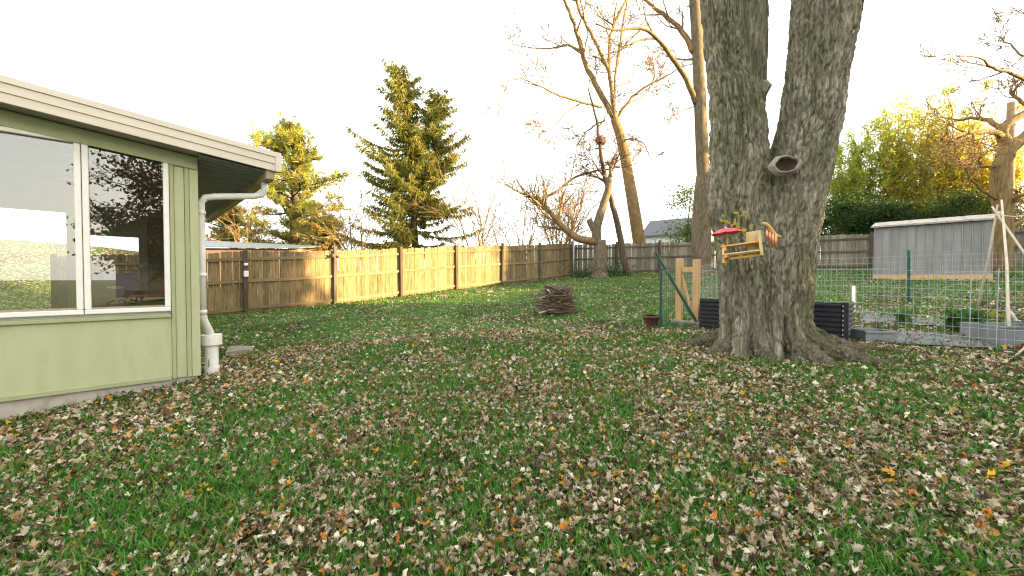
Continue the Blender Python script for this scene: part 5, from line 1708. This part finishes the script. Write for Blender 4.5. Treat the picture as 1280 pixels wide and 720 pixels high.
def scatter(n, rmin, rmax, power, amax=66):
    """points around the yard, thinning with distance from where one stands"""
    u = rng.uniform(size=n)
    e = 2 - power
    r = (rmin ** e + u * (rmax ** e - rmin ** e)) ** (1 / e)
    a = R(amax) * rng.uniform(-1, 1, n)
    return r * np.sin(a), r * np.cos(a), r


def vnoise(x, y, s, seed):
    """cheap smooth value noise"""
    g_ = np.random.default_rng(seed).uniform(size=(64, 64))
    fx_, fy_ = x * s, y * s
    ix, iy = np.floor(fx_).astype(int), np.floor(fy_).astype(int)
    u, v = fx_ - ix, fy_ - iy
    u = u * u * (3 - 2 * u); v = v * v * (3 - 2 * v)
    q = lambda i, j: g_[i % 64, j % 64]
    return (q(ix, iy) * (1 - u) + q(ix + 1, iy) * u) * (1 - v) + (q(ix, iy + 1) * (1 - u) + q(ix + 1, iy + 1) * u) * v


def green_field(x, y):
    """0..1: how grassy a spot is"""
    base = 0.25 * vnoise(x, y, 0.5, 1) + 0.35 * vnoise(x, y, 1.6, 2) + 0.40 * vnoise(x, y, 4.2, 3)
    return base


gxs = []
for n, r0, r1, pw in ((150000, 1.0, 7.0, 1.0), (120000, 6.0, 26.0, 1.0)):
    x, y, r = scatter(n, r0, r1, pw)
    gf = green_field(x, y)
    keep = rng.uniform(size=n) < np.clip((gf - 0.30) * 4.5, 0.22, 1.0)
    side = -(x * NN[0] + y * NN[1])
    keep &= ~blocked(x, y)
    gxs.append((x[keep], y[keep], r[keep]))
x = np.concatenate([g_[0] for g_ in gxs]); y = np.concatenate([g_[1] for g_ in gxs]); r = np.concatenate([g_[2] for g_ in gxs])
# tuft: pull blades together in little groups
n = len(x)
tx = vnoise(x, y, 9, 8) - 0.5; ty = vnoise(x, y, 9, 9) - 0.5
x = x + tx * 0.06; y = y + ty * 0.06
z = gz(x, y)
hgt = (0.028 + 0.045 * rng.uniform(size=n) ** 1.5 + 0.05 * np.clip(vnoise(x, y, 1.1, 11) - 0.5, 0, 1)) * (1 + 0.15 * rng.normal(size=n))
hgt = np.clip(hgt, 0.02, 0.14)
wid = (0.0032 + 0.0006 * r) * rng.uniform(0.7, 1.3, n)
a = rng.uniform(0, 6.28, n); la = rng.uniform(0, 6.28, n)
lean = hgt * rng.uniform(0.25, 1.1, n)
dx, dy = np.cos(a) * wid, np.sin(a) * wid
lx, ly = np.cos(la) * lean, np.sin(la) * lean
V = np.empty((n, 5, 3))
V[:, 0] = np.stack([x - dx, y - dy, z - 0.01], 1); V[:, 1] = np.stack([x + dx, y + dy, z - 0.01], 1)
V[:, 2] = np.stack([x - dx * .8 + lx * .35, y - dy * .8 + ly * .35, z + hgt * .62], 1)
V[:, 3] = np.stack([x + dx * .8 + lx * .35, y + dy * .8 + ly * .35, z + hgt * .62], 1)
V[:, 4] = np.stack([x + lx, y + ly, z + hgt], 1)
i = np.arange(n)[:, None] * 5
Fq = np.concatenate([i + np.array([[0, 1, 3]]), i + np.array([[0, 3, 2]]), i + np.array([[2, 3, 4]])])
gc = np.array([(0.040, 0.130, 0.018), (0.060, 0.180, 0.024), (0.085, 0.215, 0.032), (0.13, 0.22, 0.042), (0.20, 0.19, 0.06)])
ci = rng.choice(5, n, p=[0.26, 0.34, 0.24, 0.12, 0.04])
cc = gc[ci] * rng.uniform(0.8, 1.2, (n, 1)) * (0.85 + 0.35 * vnoise(x, y, 0.4, 5))[:, None]
grass = mesh_obj('grass', fast_mesh('grass', V.reshape(-1, 3), Fq, np.repeat(cc, 5, axis=0)), M['grass'])
tag(grass, 'short green lawn grass growing through the fallen leaves', 'grass', kind='stuff')

# fallen leaves: lobed, curled maple leaves
HALF = [(0, 1.0), (0.13, 0.60), (0.26, 0.50), (0.62, 0.66), (0.42, 0.36), (0.36, 0.16), (0.54, -0.10), (0.18, -0.10)]
OUT = HALF + [(0, -0.02)] + [(-x_, y_) for x_, y_ in reversed(HALF[1:])]


def leaf_template(k):
    rg_ = random.Random(500 + k)
    pts = [(0, 0.25)] + OUT
    P = np.array([(x_, y_, 0) for x_, y_ in pts]); P[:, 1] -= 0.4
    # coarse ragged edge
    P[1:, :2] *= 1 + 0.10 * np.array([rg_.uniform(-1, 1) for _ in range(len(P) - 1)])[:, None]
    rx_ = rg_.choice([0.16, 0.2, 0.25, 0.32, 0.42, 0.7]) * (1 if rg_.random() < 0.72 else -1)
    ry_ = rg_.choice([0.28, 0.4, 0.6, 1.2]) * (1 if rg_.random() < 0.65 else -1)
    sk = rg_.uniform(-0.5, 0.5)
    xx = P[:, 0] + sk * P[:, 1] * 0.3
    th = np.clip(xx / abs(rx_), -3.0, 3.0)
    X = abs(rx_) * np.sin(th); Z = rx_ * (1 - np.cos(th))
    ph = np.clip(P[:, 1] / abs(ry_), -2, 2)
    Y = abs(ry_) * np.sin(ph); Z = Z + ry_ * (1 - np.cos(ph))
    Z = Z + 0.09 * np.array([rg_.uniform(-1, 1) for _ in range(len(P))])
    Q = np.stack([X, Y, Z], 1)
    Q[:, 2] -= Q[:, 2].min()
    m = len(OUT)
    Fq = np.array([(0, 1 + i_, 1 + (i_ + 1) % m) for i_ in range(m)])
    return Q, Fq


def small_template(k):
    rg_ = random.Random(900 + k)
    pts = [(0, 0.2), (0, 1), (0.25, 0.45), (0.65, 0.5), (0.35, 0.05), (0, -0.2), (-0.35, 0.05), (-0.65, 0.5), (-0.25, 0.45)]
    P = np.array([(x_, y_, 0) for x_, y_ in pts]); P[:, 1] -= 0.35
    P[:, :2] *= 1 + 0.12 * np.array([rg_.uniform(-1, 1) for _ in range(len(P))])[:, None]
    c = rg_.choice([0.3, 0.4, 0.6]) * (1 if rg_.random() < 0.7 else -1)
    th = np.clip(P[:, 0] / abs(c), -2.2, 2.2)
    Z = c * (1 - np.cos(th)) + rg_.uniform(-0.3, 0.6) * P[:, 1] ** 2
    Q = np.stack([abs(c) * np.sin(th), P[:, 1], Z], 1); Q[:, 2] -= Q[:, 2].min()
    return Q, np.array([(0, 1 + i_, 1 + (i_ + 1) % 8) for i_ in range(8)])


def fine_template(k):
    rg_ = random.Random(1300 + k)
    rows = [(-0.22, 0.10), (-0.08, 0.50), (0.10, 0.26), (0.36, 0.64), (0.44, 0.24), (0.62, 0.27), (1.0, 0.03)]
    ac = rg_.choice([0.16, 0.2, 0.24, 0.3, 0.45]) * (1 if rg_.random() < 0.7 else -1)
    al_ = rg_.choice([0.3, 0.4, 0.6, 1.0]) * (1 if rg_.random() < 0.7 else -1)
    sk = rg_.uniform(-0.6, 0.6)
    Q = []
    for y_, w_ in rows:
        wl, wr = w_ * rg_.uniform(0.8, 1.15), w_ * rg_.uniform(0.8, 1.15)
        for f_ in (-1, -0.5, 0, 0.5, 1):
            xx = (wl if f_ < 0 else wr) * f_
            yy = y_ - 0.38 + (0.10 * abs(f_) if w_ > 0.4 else 0)
            q_ = xx + sk * yy * 0.4
            th = max(-3.0, min(3.0, q_ / abs(ac))); ph = max(-2.2, min(2.2, yy / abs(al_)))
            Q.append((abs(ac) * math.sin(th), abs(al_) * math.sin(ph), ac * (1 - math.cos(th)) + al_ * (1 - math.cos(ph)) + rg_.uniform(-0.04, 0.04) - (0.05 if f_ == 0 else 0)))
    Q = np.array(Q); Q[:, 2] -= Q[:, 2].min()
    Ft = []
    for i_ in range(len(rows) - 1):
        for j_ in range(4):
            a_ = i_ * 5 + j_
            Ft += [(a_, a_ + 1, a_ + 6), (a_, a_ + 6, a_ + 5)]
    return Q, np.array(Ft)


NB = 24
NF = 30
TPL = [leaf_template(k) for k in range(NB)] + [small_template(k) for k in range(10)] + [fine_template(k) for k in range(NF)]
NT = len(TPL)
NS = NB + 10
LC = np.array([(0.46, 0.38, 0.27), (0.34, 0.265, 0.17), (0.62, 0.545, 0.43), (0.20, 0.14, 0.075), (0.095, 0.058, 0.03), (0.31, 0.18, 0.075), (0.46, 0.17, 0.03), (0.62, 0.34, 0.04), (0.04, 0.026, 0.018)])
LP = [0.22, 0.19, 0.16, 0.14, 0.12, 0.065, 0.030, 0.022, 0.053]


def place_leaves(x, y, z, size, tilt, yaw, tpl):
    Vs = []; Fs_ = []; n0 = 0; order = []
    for k in range(NT):
        idx = np.where(tpl == k)[0]
        if len(idx) == 0: continue
        Q, Fq = TPL[k]
        s = size[idx][:, None]
        q = Q[None] * s[:, :, None]
        # tilt about x then about y, then yaw
        t1 = tilt[idx, 0][:, None]; t2 = tilt[idx, 1][:, None]; w = yaw[idx][:, None]
        X, Y, Z = q[..., 0], q[..., 1], q[..., 2]
        Y, Z = Y * np.cos(t1) - Z * np.sin(t1), Y * np.sin(t1) + Z * np.cos(t1)
        X, Z = X * np.cos(t2) + Z * np.sin(t2), -X * np.sin(t2) + Z * np.cos(t2)
        X, Y = X * np.cos(w) - Y * np.sin(w), X * np.sin(w) + Y * np.cos(w)
        Z = Z - Z.min(axis=1)[:, None]
        V = np.stack([X + x[idx][:, None], Y + y[idx][:, None], Z + z[idx][:, None]], -1)
        m = Q.shape[0]
        Fs_.append((Fq[None] + (np.arange(len(idx)) * m)[:, None, None]).reshape(-1, 3) + n0)
        Vs.append(V.reshape(-1, 3)); n0 += len(idx) * m; order.append(np.repeat(idx, m))
    return np.concatenate(Vs), np.concatenate(Fs_), np.concatenate(order)


lx_, ly_, lr_ = [], [], []
for n, r0, r1, pw in ((88000, 1.35, 7.5, 0.8), (66000, 7.0, 27.0, 1.0)):
    x, y, r = scatter(n, r0, r1, pw)
    gf = green_field(x, y)
    # fewer on the far lawn, more under the maple, along the house and at the back fence
    d_tree = np.hypot(x - 3.2, y - 5.2)
    dens = np.clip(0.95 - (gf - 0.44) * 2.1, 0.28, 1.0)
    far = np.clip((r - 7.5) / 4.0, 0, 1)
    dens *= 1 - 0.6 * far
    dens += 0.35 * np.exp(-(d_tree / 1.5) ** 2)
    back = np.clip((y - 19.3 - 0.1 * x) / 1.2, 0, 1); dens += 0.8 * back
    hb = -(x * NN[0] + y * NN[1]) - 6.38; dens += 0.55 * np.exp(-((hb + 0.12) / 0.25) ** 2) * (x * D1[0] + y * D1[1] < 0.9)
    garden = (x > 4.6) & (y > 5.6) & (y < 9.5); dens += 0.9 * garden
    keep = (rng.uniform(size=n) < dens) & ~blocked(x, y)
    lx_.append(x[keep]); ly_.append(y[keep]); lr_.append(r[keep])
x = np.concatenate(lx_); y = np.concatenate(ly_); r = np.concatenate(lr_)
n = len(x)
size = (0.018 + 0.037 * rng.uniform(size=n) ** 1.7) * (1 + 0.01 * r)
z = gz(x, y) + 0.002 + 0.04 * rng.uniform(size=n) ** 1.5
tilt = rng.normal(size=(n, 2)) * 0.55
yaw = rng.uniform(0, 6.283, n)
tpl = np.where(r < 2.75, rng.integers(NS, NT, n), np.where(r < 4.4, rng.integers(0, NB, n), rng.integers(NB, NS, n)))
ccol = LC[rng.choice(len(LC), n, p=LP)] * rng.uniform(0.72, 1.22, (n, 1))
# the largest-showing 300 become leaves of their own
near = np.argsort(np.hypot(x, y) + 100 * (np.abs(x) > 1.28 * y) + 100 * (y < 1.75))[:300]
mask = np.ones(n, bool); mask[near] = False
V, Fq, od = place_leaves(x[mask], y[mask], z[mask], size[mask], tilt[mask], yaw[mask], tpl[mask])
litter = mesh_obj('leaf_litter', fast_mesh('leaf_litter', V, Fq, ccol[mask][od]), M['litter'], smooth=True)
tag(litter, 'dry curled tan and orange leaves scattered over the whole lawn', 'leaves', kind='stuff')
for k in near:
    Q, Ft = TPL[tpl[k]]
    nme = 'fallen_leaf_%d' % tpl[k]
    V, Fq, od = place_leaves(np.zeros(1), np.zeros(1), np.zeros(1), size[k:k + 1] * 1.05, tilt[k:k + 1], yaw[k:k + 1], tpl[k:k + 1])
    o = mesh_obj('fallen_leaf', fast_mesh('fallen_leaf', V, Fq, np.tile(ccol[k], (len(V), 1))), M['litter'], lawn, loc=(x[k], y[k], z[k]), smooth=True)
